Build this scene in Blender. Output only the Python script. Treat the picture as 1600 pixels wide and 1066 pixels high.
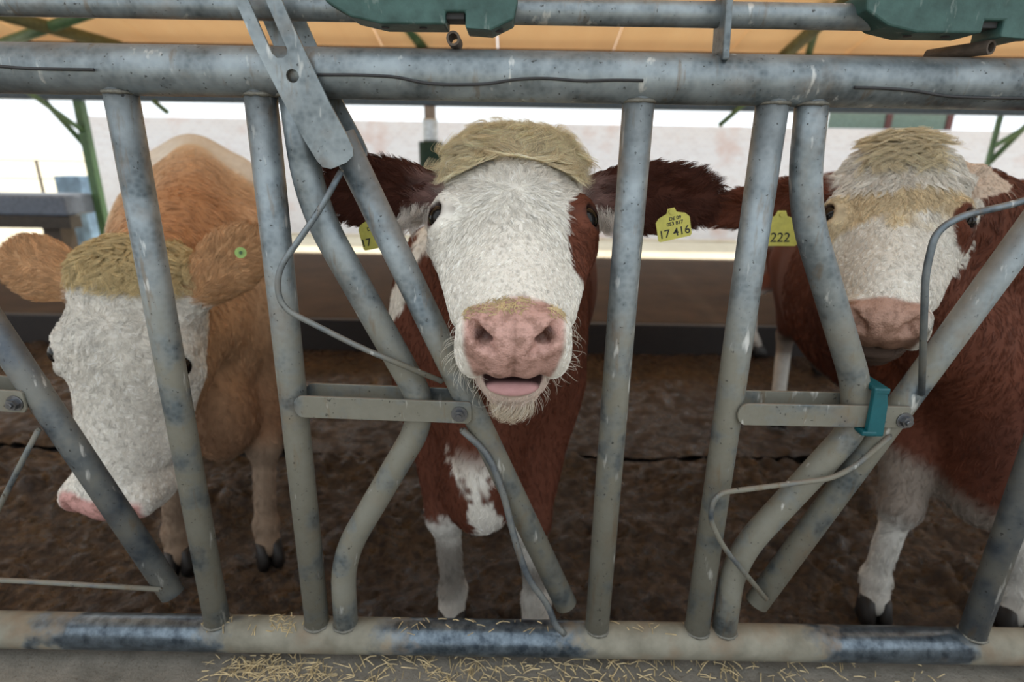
import bpy, math, random
import numpy as np
from mathutils import Matrix, Vector, kdtree
for _o in list(bpy.data.objects): bpy.data.objects.remove(_o)
random.seed(7); rng = np.random.default_rng(7)
SC = bpy.context.scene; COL = SC.collection

# ---------------------------------------------------------------- camera
F = 889.0                                   # focal length in pixels of a 1600 px wide frame (20 mm on 36 mm)
CAM = np.array([0.0, -1.0, 1.42])
dn = np.array([-45.0, -2702.0, -F]); dn /= np.linalg.norm(dn)      # world down seen by the camera
Xc = np.array([1, -.0175, .0]); Xc -= Xc.dot(dn) * dn; Xc /= np.linalg.norm(Xc)
Zc = -dn; Yc = np.cross(Zc, Xc)
RC = np.array([Xc, Yc, Zc])                                          # camera -> world
cd = bpy.data.cameras.new('camera'); cam = bpy.data.objects.new('camera', cd); COL.objects.link(cam)
m4 = Matrix.Identity(4)
for i in range(3):
    for j in range(3): m4[i][j] = RC[i][j]
    m4[i][3] = CAM[i]
cam.matrix_world = m4
cd.sensor_width = 36; cd.lens = F * 36 / 1600; cd.clip_start = .02; cd.clip_end = 500
cd.dof.use_dof = True; cd.dof.focus_distance = .96; cd.dof.aperture_fstop = 2.6
SC.camera = cam
def ray(px, py):
    d = RC @ np.array([(px - 800) / F, -(py - 533) / F, -1.0]); return d
def at(px, py, Y):                          # point on the vertical plane y = Y
    d = ray(px, py); return CAM + d * ((Y - CAM[1]) / d[1])
def atz(px, py, Z):                         # point on the horizontal plane z = Z
    d = ray(px, py); return CAM + d * ((Z - CAM[2]) / d[2])

# ---------------------------------------------------------------- light
SC.view_settings.view_transform = 'Standard'; SC.view_settings.look = 'None'
SC.view_settings.gamma = 1; SC.view_settings.use_curve_mapping = False
SC.view_settings.exposure = -0.2
W = bpy.data.worlds.new('sky'); SC.world = W; W.use_nodes = True
bg = W.node_tree.nodes['Background']; bg.inputs[0].default_value = (.90, .96, 1.0, 1); bg.inputs[1].default_value = 1.75
sl = bpy.data.lights.new('sun', 'SUN'); sl.energy = 5.0; sl.angle = math.radians(3); sl.color = (1, .90, .74)
so = bpy.data.objects.new('sun', sl); COL.objects.link(so)
so.rotation_euler = Vector((-.25, -.62, -1)).to_track_quat('-Z', 'Y').to_euler()
SC.cycles.max_bounces = 6; SC.cycles.diffuse_bounces = 4; SC.cycles.caustics_reflective = False
SC.cycles.sample_clamp_indirect = 6

# ---------------------------------------------------------------- object helpers
def props(o, label=None, cat=None, group=None, kind=None):
    for k, v in (('label', label), ('category', cat), ('group', group), ('kind', kind)):
        if v: o[k] = v
    return o
def empty(name, loc=(0, 0, 0), **k):
    o = bpy.data.objects.new(name, None); COL.objects.link(o); o.location = loc; o.empty_display_size = .1
    return props(o, **k)
def mesh(name, verts, faces, mat, parent=None, smooth=True, loc=None, **k):
    me = bpy.data.meshes.new(name); verts = np.asarray(verts, float)
    if loc is None: loc = np.zeros(3)
    loc = np.asarray(loc, float)
    me.from_pydata((verts - loc).tolist(), [], [tuple(int(i) for i in f) for f in faces]); me.update()
    if smooth: me.polygons.foreach_set('use_smooth', [True] * len(me.polygons))
    me.materials.append(mat)
    o = bpy.data.objects.new(name, me); COL.objects.link(o)
    if parent is not None:
        o.parent = parent; o.location = Vector(loc) - parent_world(parent)
    else: o.location = loc
    return props(o, **k)
def parent_world(p):
    v = Vector((0, 0, 0))
    while p is not None: v = v + p.location; p = p.parent
    return v
def frame_of(d):
    d = d / np.linalg.norm(d); a = np.array([0, 0, 1.0]) if abs(d[2]) < .9 else np.array([0, 1.0, 0])
    u = np.cross(a, d); u /= np.linalg.norm(u); return u, np.cross(d, u)
def fillet(pts, r, n=7):
    pts = [np.asarray(p, float) for p in pts]; out = [pts[0]]
    for a, b, c in zip(pts, pts[1:], pts[2:]):
        u = a - b; v = c - b; lu = np.linalg.norm(u); lv = np.linalg.norm(v); d = min(r, lu * .48, lv * .48)
        p = b + u / lu * d; q = b + v / lv * d
        for i in range(n + 1):
            t = i / n; out.append((1 - t) ** 2 * p + 2 * t * (1 - t) * b + t * t * q)
    out.append(pts[-1]); return out
def sweep(pts, r, seg=24, cap=True, hollow=None):
    pts = [np.asarray(p, float) for p in pts]; n = len(pts); V = []; Fc = []
    rr = r if hasattr(r, '__len__') else [r] * n
    u, v = frame_of(pts[1] - pts[0])
    for i, p in enumerate(pts):
        t = pts[min(i + 1, n - 1)] - pts[max(i - 1, 0)]; t /= np.linalg.norm(t)
        u = u - u.dot(t) * t; u /= np.linalg.norm(u); v = np.cross(t, u)
        for k in range(seg):
            a = 2 * math.pi * k / seg; V.append(p + rr[i] * (math.cos(a) * u + math.sin(a) * v))
    for i in range(n - 1):
        for k in range(seg):
            k2 = (k + 1) % seg; Fc.append((i * seg + k, i * seg + k2, (i + 1) * seg + k2, (i + 1) * seg + k))
    if cap:
        Fc.append(tuple(range(seg - 1, -1, -1))); Fc.append(tuple((n - 1) * seg + k for k in range(seg)))
    return V, Fc
def fix_caps(o):
    for p in o.data.polygons:
        if len(p.vertices) > 4: p.use_smooth = False
    return o
def tube(name, pts, r, mat, parent=None, bend=.07, seg=28, **k):
    V, Fc = sweep(fillet(pts, bend) if len(pts) > 2 else pts, r, seg)
    loc = np.asarray(pts[0], float)
    return fix_caps(mesh(name, V, Fc, mat, parent, loc=loc, **k))
def box_geo(c, s, R=None):
    c = np.asarray(c, float); h = np.asarray(s, float) / 2
    v = np.array([[x, y, z] for x in (-1, 1) for y in (-1, 1) for z in (-1, 1)]) * h
    if R is not None: v = v @ np.asarray(R).T
    return (v + c).tolist(), [(0, 1, 3, 2), (4, 6, 7, 5), (0, 4, 5, 1), (2, 3, 7, 6), (0, 2, 6, 4), (1, 5, 7, 3)]
def bevel(o, w=.002, seg=2):
    m = o.modifiers.new('bevel', 'BEVEL'); m.width = w; m.segments = seg; m.limit_method = 'ANGLE'; m.angle_limit = math.radians(40)
    return o
def box(name, c, s, mat, parent=None, bev=.003, R=None, **k):
    V, Fc = box_geo(c, s, R); o = mesh(name, V, Fc, mat, parent, smooth=False, loc=c, **k)
    if bev: bevel(o, bev)
    return o
def extrude_poly(name, poly, y0, y1, mat, parent=None, holes=(), bev=.0015, **k):
    """polygon in the XZ plane (with holes) extruded along Y"""
    from mathutils.geometry import tessellate_polygon
    loops = [[Vector((p[0], p[1], 0)) for p in poly]] + [[Vector((p[0], p[1], 0)) for p in h] for h in holes]
    tris = tessellate_polygon(loops); flat = [p for l in loops for p in l]; n = len(flat)
    V = [(p.x, y0, p.y) for p in flat] + [(p.x, y1, p.y) for p in flat]
    Fc = []
    for t in tris:
        Fc.append(tuple(t)); Fc.append(tuple(i + n for i in reversed(t)))
    b = 0
    for l in loops:
        m = len(l)
        for i in range(m):
            a, c = b + i, b + (i + 1) % m; Fc.append((a, c, c + n, a + n))
        b += m
    loc = np.array([poly[0][0], y0, poly[0][1]])
    o = mesh(name, V, Fc, mat, parent, smooth=False, loc=loc, **k)
    import bmesh
    bm = bmesh.new(); bm.from_mesh(o.data); bmesh.ops.recalc_face_normals(bm, faces=bm.faces); bm.to_mesh(o.data); bm.free()
    if bev: bevel(o, bev, 2)
    return o

# ---------------------------------------------------------------- material helper
class Mat:
    def __init__(s, name, rough=.6, metal=0.0, spec=.5):
        s.m = bpy.data.materials.new(name); s.m.use_nodes = True; s.nt = s.m.node_tree; s.N = s.nt.nodes
        s.b = s.N['Principled BSDF']; s.b.inputs['Roughness'].default_value = rough; s.b.inputs['Metallic'].default_value = metal
        s.b.inputs['Specular IOR Level'].default_value = spec
        s.geo = None
    def n(s, t, **k):
        x = s.N.new(t)
        for a, v in k.items(): setattr(x, a, v)
        return x
    def l(s, a, b): s.nt.links.new(a, b)
    def pos(s, scale=(1, 1, 1)):
        if s.geo is None: s.geo = s.n('ShaderNodeNewGeometry')
        mp = s.n('ShaderNodeMapping'); mp.inputs['Scale'].default_value = scale
        s.l(s.geo.outputs['Position'], mp.inputs[0]); return mp.outputs[0]
    def noise(s, scale, detail=4, rough=.55, stretch=(1, 1, 1), dist=0):
        x = s.n('ShaderNodeTexNoise'); x.inputs['Scale'].default_value = scale; x.inputs['Detail'].default_value = detail
        x.inputs['Roughness'].default_value = rough; x.inputs['Distortion'].default_value = dist
        s.l(s.pos(stretch), x.inputs['Vector']); return x.outputs[0]
    def ramp(s, f, lo, hi, a=0.0, b=1.0):
        x = s.n('ShaderNodeMapRange'); x.inputs[1].default_value = lo; x.inputs[2].default_value = hi
        x.inputs[3].default_value = a; x.inputs[4].default_value = b; s.l(f, x.inputs[0]); return x.outputs[0]
    def mix(s, f, a, b, mode='MIX'):
        x = s.n('ShaderNodeMix', data_type='RGBA', blend_type=mode)
        for v, i in ((f, 0), (a, 6), (b, 7)):
            if isinstance(v, (int, float)): x.inputs[i].default_value = v
            elif isinstance(v, tuple): x.inputs[i].default_value = (*v, 1)
            else: s.l(v, x.inputs[i])
        return x.outputs[2]
    def math(s, op, a, b=0.0):
        x = s.n('ShaderNodeMath', operation=op)
        for v, i in ((a, 0), (b, 1)):
            if isinstance(v, (int, float)): x.inputs[i].default_value = v
            else: s.l(v, x.inputs[i])
        return x.outputs[0]
    def color(s, c):
        if isinstance(c, tuple): s.b.inputs['Base Color'].default_value = (*c, 1)
        else: s.l(c, s.b.inputs['Base Color'])
    def bump(s, h, strength=.3, dist=.002):
        x = s.n('ShaderNodeBump'); x.inputs['Strength'].default_value = strength; x.inputs['Distance'].default_value = dist
        s.l(h, x.inputs['Height']); s.l(x.outputs[0], s.b.inputs['Normal'])
def srgb(r, g, b):
    return tuple(((c / 255 + .055) / 1.055) ** 2.4 if c > 10 else c / 255 / 12.92 for c in (r, g, b))
def simple(name, c, rough=.6, metal=0.0, var=.25, scale=30, bump=.2, spec=.5):
    m = Mat(name, rough, metal, spec); n = m.noise(scale)
    m.color(m.mix(m.ramp(n, .3, .7), tuple(x * (1 - var) for x in c), tuple(min(1, x * (1 + var)) for x in c)))
    if bump: m.bump(m.noise(scale * 4), bump, .001)
    return m.m

def galvanised(name, dirt=.5, dark=0.0):
    m = Mat(name, .42, .55)
    spang = m.n('ShaderNodeTexVoronoi'); spang.inputs['Scale'].default_value = 95; m.l(m.pos(), spang.inputs['Vector'])
    n1 = m.noise(14, 6); n2 = m.noise(60, 5, .65); n3 = m.noise(5, 3)
    c = m.mix(m.ramp(n1, .36, .64), srgb(76, 86, 92), srgb(144, 156, 164))
    c = m.mix(m.ramp(spang.outputs['Distance'], .0, .7, .0, .22), c, srgb(178, 188, 192))
    if dark: c = m.mix(m.ramp(n3, .35, .65, dark, dark * .5), c, srgb(52, 66, 88))
    # dried mud and feed film: more of it low on the barrier
    sx = m.n('ShaderNodeSeparateXYZ'); m.l(m.pos(), sx.inputs[0])
    low = m.ramp(sx.outputs[2], 1.30, .95, .0, 1.0)
    d = m.math('MULTIPLY', m.ramp(n1, .30, .60), m.math('ADD', m.math('MULTIPLY', low, 2.0 * dirt), .12))
    d = m.math('MINIMUM', d, .82)
    c = m.mix(d, c, srgb(116, 110, 92))
    streak = m.math('MULTIPLY', m.ramp(m.noise(9, 5, .6), .56, .72), .5 * dirt + .1)
    c = m.mix(streak, c, srgb(118, 96, 72))
    nz = m.n('ShaderNodeSeparateXYZ'); m.l(m.geo.outputs['Normal'], nz.inputs[0])
    dust = m.math('MULTIPLY', m.ramp(nz.outputs[2], .55, .95), m.ramp(m.noise(24, 5, .6), .3, .6, .25, .85)); c = m.mix(dust, c, srgb(128, 116, 104))
    d = m.math('MAXIMUM', d, dust)
    drip = m.ramp(m.noise(46, 4, .6, (1, .5, .18)), .60, .70); c = m.mix(m.math('MULTIPLY', drip, .5), c, srgb(112, 92, 66))
    spots = m.ramp(m.noise(130, 2, .5), .68, .74)
    c = m.mix(m.math('MULTIPLY', spots, .75), c, (.02, .018, .016))
    wh = m.ramp(m.noise(52, 3, .5, (1, 1, .22)), .66, .74)
    c = m.mix(m.math('MULTIPLY', wh, .55), c, (.75, .75, .72))
    m.color(c)
    m.l(m.math('ADD', m.math('MULTIPLY', d, .35), m.ramp(n2, .3, .7, .34, .52)), m.b.inputs['Roughness'])
    m.l(m.math('SUBTRACT', .6, m.math('MULTIPLY', d, .6)), m.b.inputs['Metallic'])
    m.bump(m.math('ADD', n2, m.math('MULTIPLY', spots, .8)), .35, .0012)
    return m.m
M = {}
M['galv'] = galvanised('galvanised_steel', .55)
M['galv_worn'] = galvanised('galvanised_worn', .25, .75)
M['rod'] = galvanised('rod_steel', .5, .35)
M['weld'] = simple('weld', srgb(116, 114, 106), .5, .4, scale=300, bump=.6)
M['bolt'] = simple('bolt_steel', srgb(120, 122, 126), .35, .9, scale=80)
M['rust'] = simple('rusty_steel', srgb(88, 78, 70), .7, .3, scale=90)
M['black'] = simple('black_rubber', (.025, .025, .028), .6)
def green_plastic(name, c1, c2):
    m = Mat(name, .55); n = m.noise(35, 6); c = m.mix(m.ramp(n, .3, .7), c1, c2)
    c = m.mix(m.ramp(m.noise(60, 4, .6, (1, 1, .3)), .62, .75, 0, .6), c, srgb(150, 160, 156)); m.color(c); m.bump(m.noise(200), .4, .001); return m.m
M['green'] = green_plastic('green_plastic', srgb(34, 66, 62), srgb(62, 96, 92))
M['teal'] = simple('teal_plastic', srgb(12, 84, 92), .4, var=.15)

# ================================================================ setting
def floor_material():
    m = Mat('wet_manure', .45, 0, .5)
    n1 = m.noise(3, 6, .6); n2 = m.noise(28, 6, .65, dist=.6)
    c = m.mix(m.ramp(n1, .35, .65), srgb(58, 43, 32), srgb(86, 66, 47))
    c = m.mix(m.ramp(n2, .42, .6), c, srgb(38, 27, 21)); m.color(c)
    m.l(m.ramp(m.noise(12, 4), .42, .6, .75, .2), m.b.inputs['Roughness'])
    m.bump(n2, .9, .02); return m.m
M['manure'] = floor_material()
def concrete(name, a, b, s=6, dirt=(.1, .08, .06)):
    m = Mat(name, .85, 0, .3); c = m.mix(m.ramp(m.noise(s, 7, .65), .3, .7), a, b)
    c = m.mix(m.ramp(m.noise(s * 14, 3, .6), .58, .72, 0, .65), c, dirt); m.color(c)
    m.bump(m.noise(s * 12, 6, .7), .8, .006); return m.m
M['kerb'] = concrete('kerb_concrete', srgb(104, 100, 92), srgb(140, 134, 124), 9, srgb(84, 72, 58))
M['yard'] = concrete('yard_concrete', srgb(206, 196, 172), srgb(230, 222, 200), 1, srgb(190, 176, 150))
M['wash'] = concrete('whitewashed_wall', srgb(196, 186, 184), srgb(228, 224, 224), 1.2, srgb(186, 160, 150))
M['bed'] = concrete('bedding', srgb(56, 43, 32), srgb(78, 61, 45), 3.2, srgb(60, 44, 32))

def np_noise(p, f, seed=0, n=10):
    r = np.random.default_rng(seed); out = np.zeros(len(p))
    for i in range(n):
        k = r.normal(size=3); k = k / np.linalg.norm(k) * f * r.uniform(.6, 1.7)
        out += np.sin(p @ k + r.uniform(0, 6.28))
    return out / math.sqrt(n / 2)
def heightfield(name, x0, x1, y0, y1, z, step, amp, mat, seed, **k):
    xs = np.arange(x0, x1 + step / 2, step); ys = np.arange(y0, y1 + step / 2, step)
    X, Y = np.meshgrid(xs, ys, indexing='ij'); P = np.stack([X.ravel(), Y.ravel(), np.zeros(X.size)], 1)
    n1 = np_noise(P, 9, seed); n2 = np_noise(P, 38, seed + 1, 16); n3 = np_noise(P, 75, seed + 2, 18)
    H = amp * (.9 * n1 * .5 + .55 * np.abs(n2) * np.clip(n1 + .9, .1, 2) + .35 * np.abs(n3))
    P[:, 2] = z + H - amp * 1.2
    a = np.arange(X.size).reshape(X.shape)
    Fq = np.stack([a[:-1, :-1], a[1:, :-1], a[1:, 1:], a[:-1, 1:]], -1).reshape(-1, 4)
    me = bpy.data.meshes.new(name); me.from_pydata(P.tolist(), [], Fq.tolist()); me.update()
    me.polygons.foreach_set('use_smooth', [True] * len(me.polygons)); me.materials.append(mat)
    o = bpy.data.objects.new(name, me); COL.objects.link(o); return props(o, **k)
ZB = at(800, 997, 0)[2]                    # centre height of the bottom rail
ZK = ZB - .052                             # top of the feed kerb
heightfield('floor', -4.2, 4.2, .1, 1.50, 0.0, .02, .020, M['manure'], 3, kind='structure')
heightfield('floor', -5, 5, 1.53, 3.12, -.005, .03, .010, M['manure'], 9, kind='structure')
box('trim_1', (0, 1.515, -.06), (10, .05, .04), M['black'], bev=0, kind='structure')
box('trim_2', (0, 4.55, .115), (16, 2.86, .23), M['bed'], bev=.01, kind='structure')
box('trim_3', (0, 3.10, .10), (16, .05, .25), simple('shaded_kerb', srgb(34, 28, 26), .5), bev=.01, kind='structure')  # front face of the bedding step, its shade put into the near-black colour
box('ground', (0, -62, -.35), (260, 128, .10), simple('field_earth', srgb(104, 98, 78), .9, scale=.5), bev=0, kind='structure')  # unseen plane added behind the camera to stop sky light from below
box('ground', (0, 95, -.08), (260, 180, .10), M['yard'], bev=0, kind='structure')
box('floor', (0, 1.6, -.13), (20, 9, .08), M['manure'], bev=0, kind='structure')
# feed kerb and feeding table in front of the barrier
heightfield('feed_table', -2.6, 2.6, -1.9, .085, ZK, .02, .0022, M['kerb'], 21, kind='structure')
box('feed_kerb', (0, -1.0, (ZK - .02) / 2 - .02), (5.2, 2.14, ZK - .02), M['kerb'], bev=.01, kind='structure')
box('alley_floor', (0, -6, ZK / 2 - .02), (24, 8.2, ZK - .06), concrete('dry_concrete', srgb(184, 178, 164), srgb(204, 198, 186), 3, srgb(150, 142, 126)), bev=0, kind='structure')  # unseen behind the camera, colour paled to bounce light onto the legs

# far wall of the yard, whitewashed
wl = at(142, 250, 9.3); wr = 16
zt = at(800, 192, 9.3)[2]
M['wall'] = None
def wall_mat():
    m = Mat('whitewashed_brick', .9, 0, .2)
    br = m.n('ShaderNodeTexBrick'); br.inputs['Scale'].default_value = 4; br.inputs['Color1'].default_value = (*srgb(222, 223, 230), 1)
    br.inputs['Color2'].default_value = (*srgb(214, 212, 218), 1); br.inputs['Mortar'].default_value = (*srgb(232, 230, 232), 1)
    mp = m.n('ShaderNodeMapping'); mp.inputs['Rotation'].default_value = (math.pi / 2, 0, 0); m.l(m.pos(), mp.inputs[0]); m.l(mp.outputs[0], br.inputs['Vector'])
    c = m.mix(m.ramp(m.noise(1.5, 4), .55, .70, 0, .75), br.outputs[0], srgb(206, 180, 174)); m.color(c); return m.m
M['wall'] = wall_mat()
box('wall_back', ((wl[0] + wr) / 2, 9.4, zt / 2), (wr - wl[0], .2, zt), M['wall'], bev=.01, kind='structure')
# window panel and door panel standing on the right of the far wall
gp = simple('grey_green_panel', srgb(112, 132, 122), .7); mr = simple('maroon_frame', srgb(96, 60, 58), .7)
pan = empty('wall_panel', (at(1400, 200, 9.2)[0], 9.2, 0), label='row of weathered green panels above the far pale wall on the right', cat='panel')
for i, (a, b) in enumerate(((1312, 1402), (1412, 1500))):
    p, q = at(a, 205, 9.2), at(b, 205, 9.2)
    box('panel', ((p[0] + q[0]) / 2, 9.62, 1.3), (q[0] - p[0], .05, 2.6), gp, pan)
for a in (1300, 1407, 1506):
    p = at(a, 205, 9.2); box('post', (p[0], 9.60, 1.3), (.10, .07, 2.5), mr, pan)

# roof: boards on sloping rafters
ZE = at(800, 168, 6.6)[2]                  # underside of the eave beam
def wood(name, a, b, s=4):
    m = Mat(name, .7, 0, .3); c = m.mix(m.ramp(m.noise(s, 5, .6, (1, .15, 1)), .3, .7), a, b); m.color(c); return m.m
M['roof'] = wood('roof_board', srgb(238, 208, 166), srgb(248, 226, 190))
def translucent(mat, c, f):
    nt = mat.node_tree; t = nt.nodes.new('ShaderNodeBsdfTranslucent'); t.inputs[0].default_value = (*c, 1); mx = nt.nodes.new('ShaderNodeMixShader'); mx.inputs[0].default_value = f
    o = nt.nodes['Material Output']; nt.links.new(nt.nodes['Principled BSDF'].outputs[0], mx.inputs[1]); nt.links.new(t.outputs[0], mx.inputs[2]); nt.links.new(mx.outputs[0], o.inputs[0])
translucent(M['roof'], (.9, .74, .54), .36); M['beam'] = wood('brown_beam', srgb(84, 60, 46), srgb(110, 82, 62))
M['blue'] = simple('blue_grey_steel', srgb(76, 92, 106), .5, .2); M['gsteel'] = simple('green_painted_steel', srgb(84, 118, 84), .5)
slope = math.radians(15.0); y0, y1 = -0.55, 7.0
roof = empty('ceiling', (0, 6.6, ZE), kind='structure')
def roof_z(y): return ZE + .22 + (6.6 - y) * math.tan(slope)
Rr = np.array([[1, 0, 0], [0, math.cos(slope), math.sin(slope)], [0, -math.sin(slope), math.cos(slope)]])
ln = (y1 - y0) / math.cos(slope); ym = (y0 + y1) / 2
x = -11.0; i = 0
while x < 11:
    box('panel', (x + .6, ym, roof_z(ym) + .004 * (i % 3)), (1.185, ln, .03), M['roof'], roof, bev=0, R=Rr); x += 1.2; i += 1
box('trim_4', (0, 6.6, ZE + .10), (22, .14, .20), M['blue'], bev=.01, kind='structure')
for j, (ty, h) in enumerate(((5.5, .12), (1.4, .16))):
    box('trim_5', (0, ty, roof_z(ty) - .04 - h / 2), (22, .12, h), M['beam'], bev=.01, kind='structure')
for a_, b_, r_ in (((1345, -20, 4.2), (1222, 90, 5.5), .06), ((1290, -10, 4.6), (1262, 90, 5.5), .035), ((636, 40, 5.2), (668, 84, 5.6), .05), ((-40, 10, 4.4), (190, 74, 5.4), .06), ((140, 20, 4.6), (-30, 80, 5.4), .05), ((240, 158, 6.4), (262, 176, 6.4), .03), ((1166, 160, 6.4), (1124, 196, 6.4), .03)):
    tube('trim_6', [at(*a_), at(*b_)], r_, M['gsteel'] if r_ < .06 else simple('olive_beam', srgb(104, 104, 70), .7), seg=8, kind='structure')
# steel posts with braces at the eave line
def eave_post(px, label, braces, mat, w=.10):
    c = at(px, 250, 6.6); t = empty('steel_post', (c[0], 6.6, 0), label=label, cat='post')
    box('post', (c[0], 6.6, ZE / 2), (w, w, ZE - .01), mat, t)
    for s in braces:
        tube('brace', [(c[0] + s * .02, 6.6, ZE - .55), (c[0] + s * .42, 6.6, ZE - .02)], .035, mat, t, seg=10)
        tube('brace', [(c[0], 6.55, ZE - .35), (c[0] + s * .1, 5.0, roof_z(5.0) - .1)], .03, mat, t, seg=10)
    return t, c
eave_post(142, 'green steel post with diagonal braces at the far left edge of the barn', (-1,), M['gsteel'])
pt, pc = eave_post(674, 'pale steel post behind the middle cow, carrying a green cylinder', (), simple('pale_post', srgb(150, 140, 132), .5), .13)
eave_post(1545, 'green steel post with braces behind the white-faced right cow', (1,), M['gsteel'], .05)
a = at(676, 222, 6.45); b = at(676, 274, 6.45)
cb = empty('cow_brush', (a[0], 6.28, b[2]), label='dark green cylinder with a bright metal top hanging on the pale post', cat='brush')
tube('brush_roll', [(a[0], 6.28, b[2]), (a[0], 6.28, a[2])], .145, simple('dark_green_bristle', srgb(36, 62, 54), .9), cb, seg=20)
box('mount_arm', (a[0], 6.432, a[2] + .12), (.05, .212, .05), M['rust'], cb)
tube('motor_housing', [(a[0], 6.28, a[2]), (a[0], 6.28, a[2] + .05), (a[0], 6.28, a[2] + .22), (a[0], 6.28, a[2] + .26)], [.06, .10, .10, .06] and .09, simple('bright_metal', srgb(200, 208, 214), .35, .6), cb, seg=20)

# trough and wires outside on the left
tr = empty('water_trough', (at(60, 330, 6.3)[0], 6.3, 0), label='long blue-grey trough on short legs beyond the left cow', cat='trough')
tx0, tx1 = at(-90, 320, 6.3)[0], at(126, 320, 6.3)[0]; tz1, tz0, tz2 = at(60, 303, 6.3)[2], at(60, 334, 6.3)[2], at(60, 352, 6.3)[2]
tm = simple('blue_grey_trough', srgb(104, 116, 134), .5)
box('basin', ((tx0 + tx1) / 2, 6.3, (tz0 + tz1) / 2), (tx1 - tx0, .5, tz1 - tz0), tm, tr, bev=.03)
box('rim_beam', ((tx0 + tx1) / 2, 6.12, (tz0 + tz2) / 2), (tx1 - tx0 + .06, .2, tz0 - tz2), simple('dark_beam', srgb(66, 62, 58), .7), tr)
for px in (-60, 95):
    box('leg', (at(px, 370, 6.3)[0], 6.3, tz2 / 2), (.22, .25, tz2), M['rust'], tr)
fe = empty('wire_fence', (at(56, 280, 8)[0], 8, 0), label='thin wire fence with a slim post in the bright yard at left', cat='fence')
a = at(56, 250, 8.0); tube('post', [(a[0], 8, 0), (a[0], 8, a[2])], .02, M['rust'], fe, seg=8)
for py in (252, 280):
    z = at(56, py, 8)[2]; tube('wire', [(a[0] - 4, 8, z), (a[0] + .9, 8, z + .01)], .007, M['rust'], fe, seg=6)
a = at(118, 288, 7.6); box('crate', (a[0], 7.6, a[2] / 2 + .06), (.36, .3, a[2] + .12), simple('blue_crate', srgb(120, 150, 180), .6, var=.5, scale=4), label='pale blue and red box standing behind the trough at left', cat='box')

# ================================================================ feed barrier
RR = .038; RP = .0258
FB = empty('feed_barrier', (0, 0, 0), label='galvanised steel feed barrier with slanted neck bars across the whole front', cat='barrier')
zt0 = at(800, 119.5, 0)[2]; zu = at(800, 18, 0)[2]
XL, XR = -2.3, 2.3
def straight(n, a, b, k): return [np.asarray(a) + (np.asarray(b) - np.asarray(a)) * i / k for i in range(k + 1)]
tube('top_rail', [(XL, 0, zt0), (XR, 0, zt0)], RR, M['galv'], FB, seg=48)
# bottom rail with worn shiny stretches
m = Mat('bottom_rail_steel', .4, .4)
sx = m.n('ShaderNodeSeparateXYZ'); m.l(m.pos(), sx.inputs[0])
worn = None
for c_, w_ in ((at(215, 985, 0)[0], .21), (at(760, 1000, 0)[0], .24), (at(1385, 1006, 0)[0], .19)):
    d_ = m.math('ABSOLUTE', m.math('SUBTRACT', sx.outputs[0], float(c_))); d_ = m.math('ADD', d_, m.ramp(m.noise(16, 4), .2, .8, -.09, .09))
    g = m.ramp(d_, w_, w_ - .06); worn = g if worn is None else m.math('MAXIMUM', worn, g)
nz = m.noise(22, 6); cc = m.mix(m.ramp(nz, .3, .7), srgb(112, 108, 95), srgb(144, 140, 126))
cc = m.mix(m.ramp(m.noise(8, 5), .5, .68, 0, .7), cc, srgb(128, 104, 80))
wc = m.mix(m.ramp(m.noise(45, 5, .6), .35, .65), srgb(62, 72, 82), srgb(114, 126, 136))
cc = m.mix(worn, cc, wc); m.color(cc); m.l(m.ramp(worn, 0, 1, .7, .3), m.b.inputs['Roughness']); m.l(m.ramp(worn, 0, 1, .1, .7), m.b.inputs['Metallic'])
m.bump(m.noise(90, 5), .35, .0015)
tube('bottom_rail', [(XL, 0, ZB), (XR, 0, ZB)], RR, m.m, FB, seg=48)
tube('latch_pipe', [(XL, 0, zu), (XR, 0, zu)], .0185, M['galv'], FB, seg=28)
def weld(p, r, parent=FB, axis=(0, 0, 1)):
    axis = np.asarray(axis, float); u, v = frame_of(axis); V = []; Fc = []; n, k = 28, 8
    for i in range(n):
        a = 2 * math.pi * i / n; rr = r + random.uniform(-.0008, .0008) - .002; w = .0032 + random.uniform(-.0008, .0012)
        c = np.asarray(p) + rr * (math.cos(a) * u + math.sin(a) * v); o_ = (c - np.asarray(p)) / rr
        for j in range(k):
            b_ = 2 * math.pi * j / k; V.append(c + w * (math.cos(b_) * o_ + math.sin(b_) * axis / np.linalg.norm(axis)))
    for i in range(n):
        for j in range(k): Fc.append((i * k + j, ((i + 1) % n) * k + j, ((i + 1) % n) * k + (j + 1) % k, i * k + (j + 1) % k))
    mesh('weld_bead', V, Fc, M['weld'], parent, loc=p)
def post(px0, py0, px1, py1, mat='galv'):
    a, b = at(px0, py0, 0), at(px1, py1, 0); d = (b - a) / (b[2] - a[2])
    A = a + d * (zt0 - a[2]); B = a + d * (ZB - a[2])
    tube('post', [A, B], RP, M[mat], FB); weld(A - (A - B) / np.linalg.norm(A - B) * (RR - .004), RP + .002, axis=A - B); weld(B + (A - B) / np.linalg.norm(A - B) * (RR - .004), RP + .002, axis=A - B)
post(187, 135, 342, 985); post(407, 145, 497, 985); post(998, 155, 932, 990); post(1208, 155, 1087, 995)
post(1812, 155, 1516, 1000, 'galv_worn'); post(-394, 135, -93, 982)
def neck_bar(pts):
    P = [at(*p, 0) for p in pts]; P[0] = P[0] + (P[0] - P[1]) * ((zt0 - P[0][2]) / (P[0][2] - P[1][2])); P[-1][2] = ZB
    tube('neck_bar', P, RP, M['galv'], FB, bend=.085); weld((P[0][0], 0, zt0 - RR + .004), RP + .002); weld((P[-1][0], 0, ZB + RR - .004), RP + .002)
neck_bar([(461, 150), (485, 318), (657, 622), (652, 672), (534, 872), (541, 985)])
neck_bar([(1269, 158), (1253, 318), (1338, 600), (1337, 668), (1147, 872), (1131, 990)])
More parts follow.
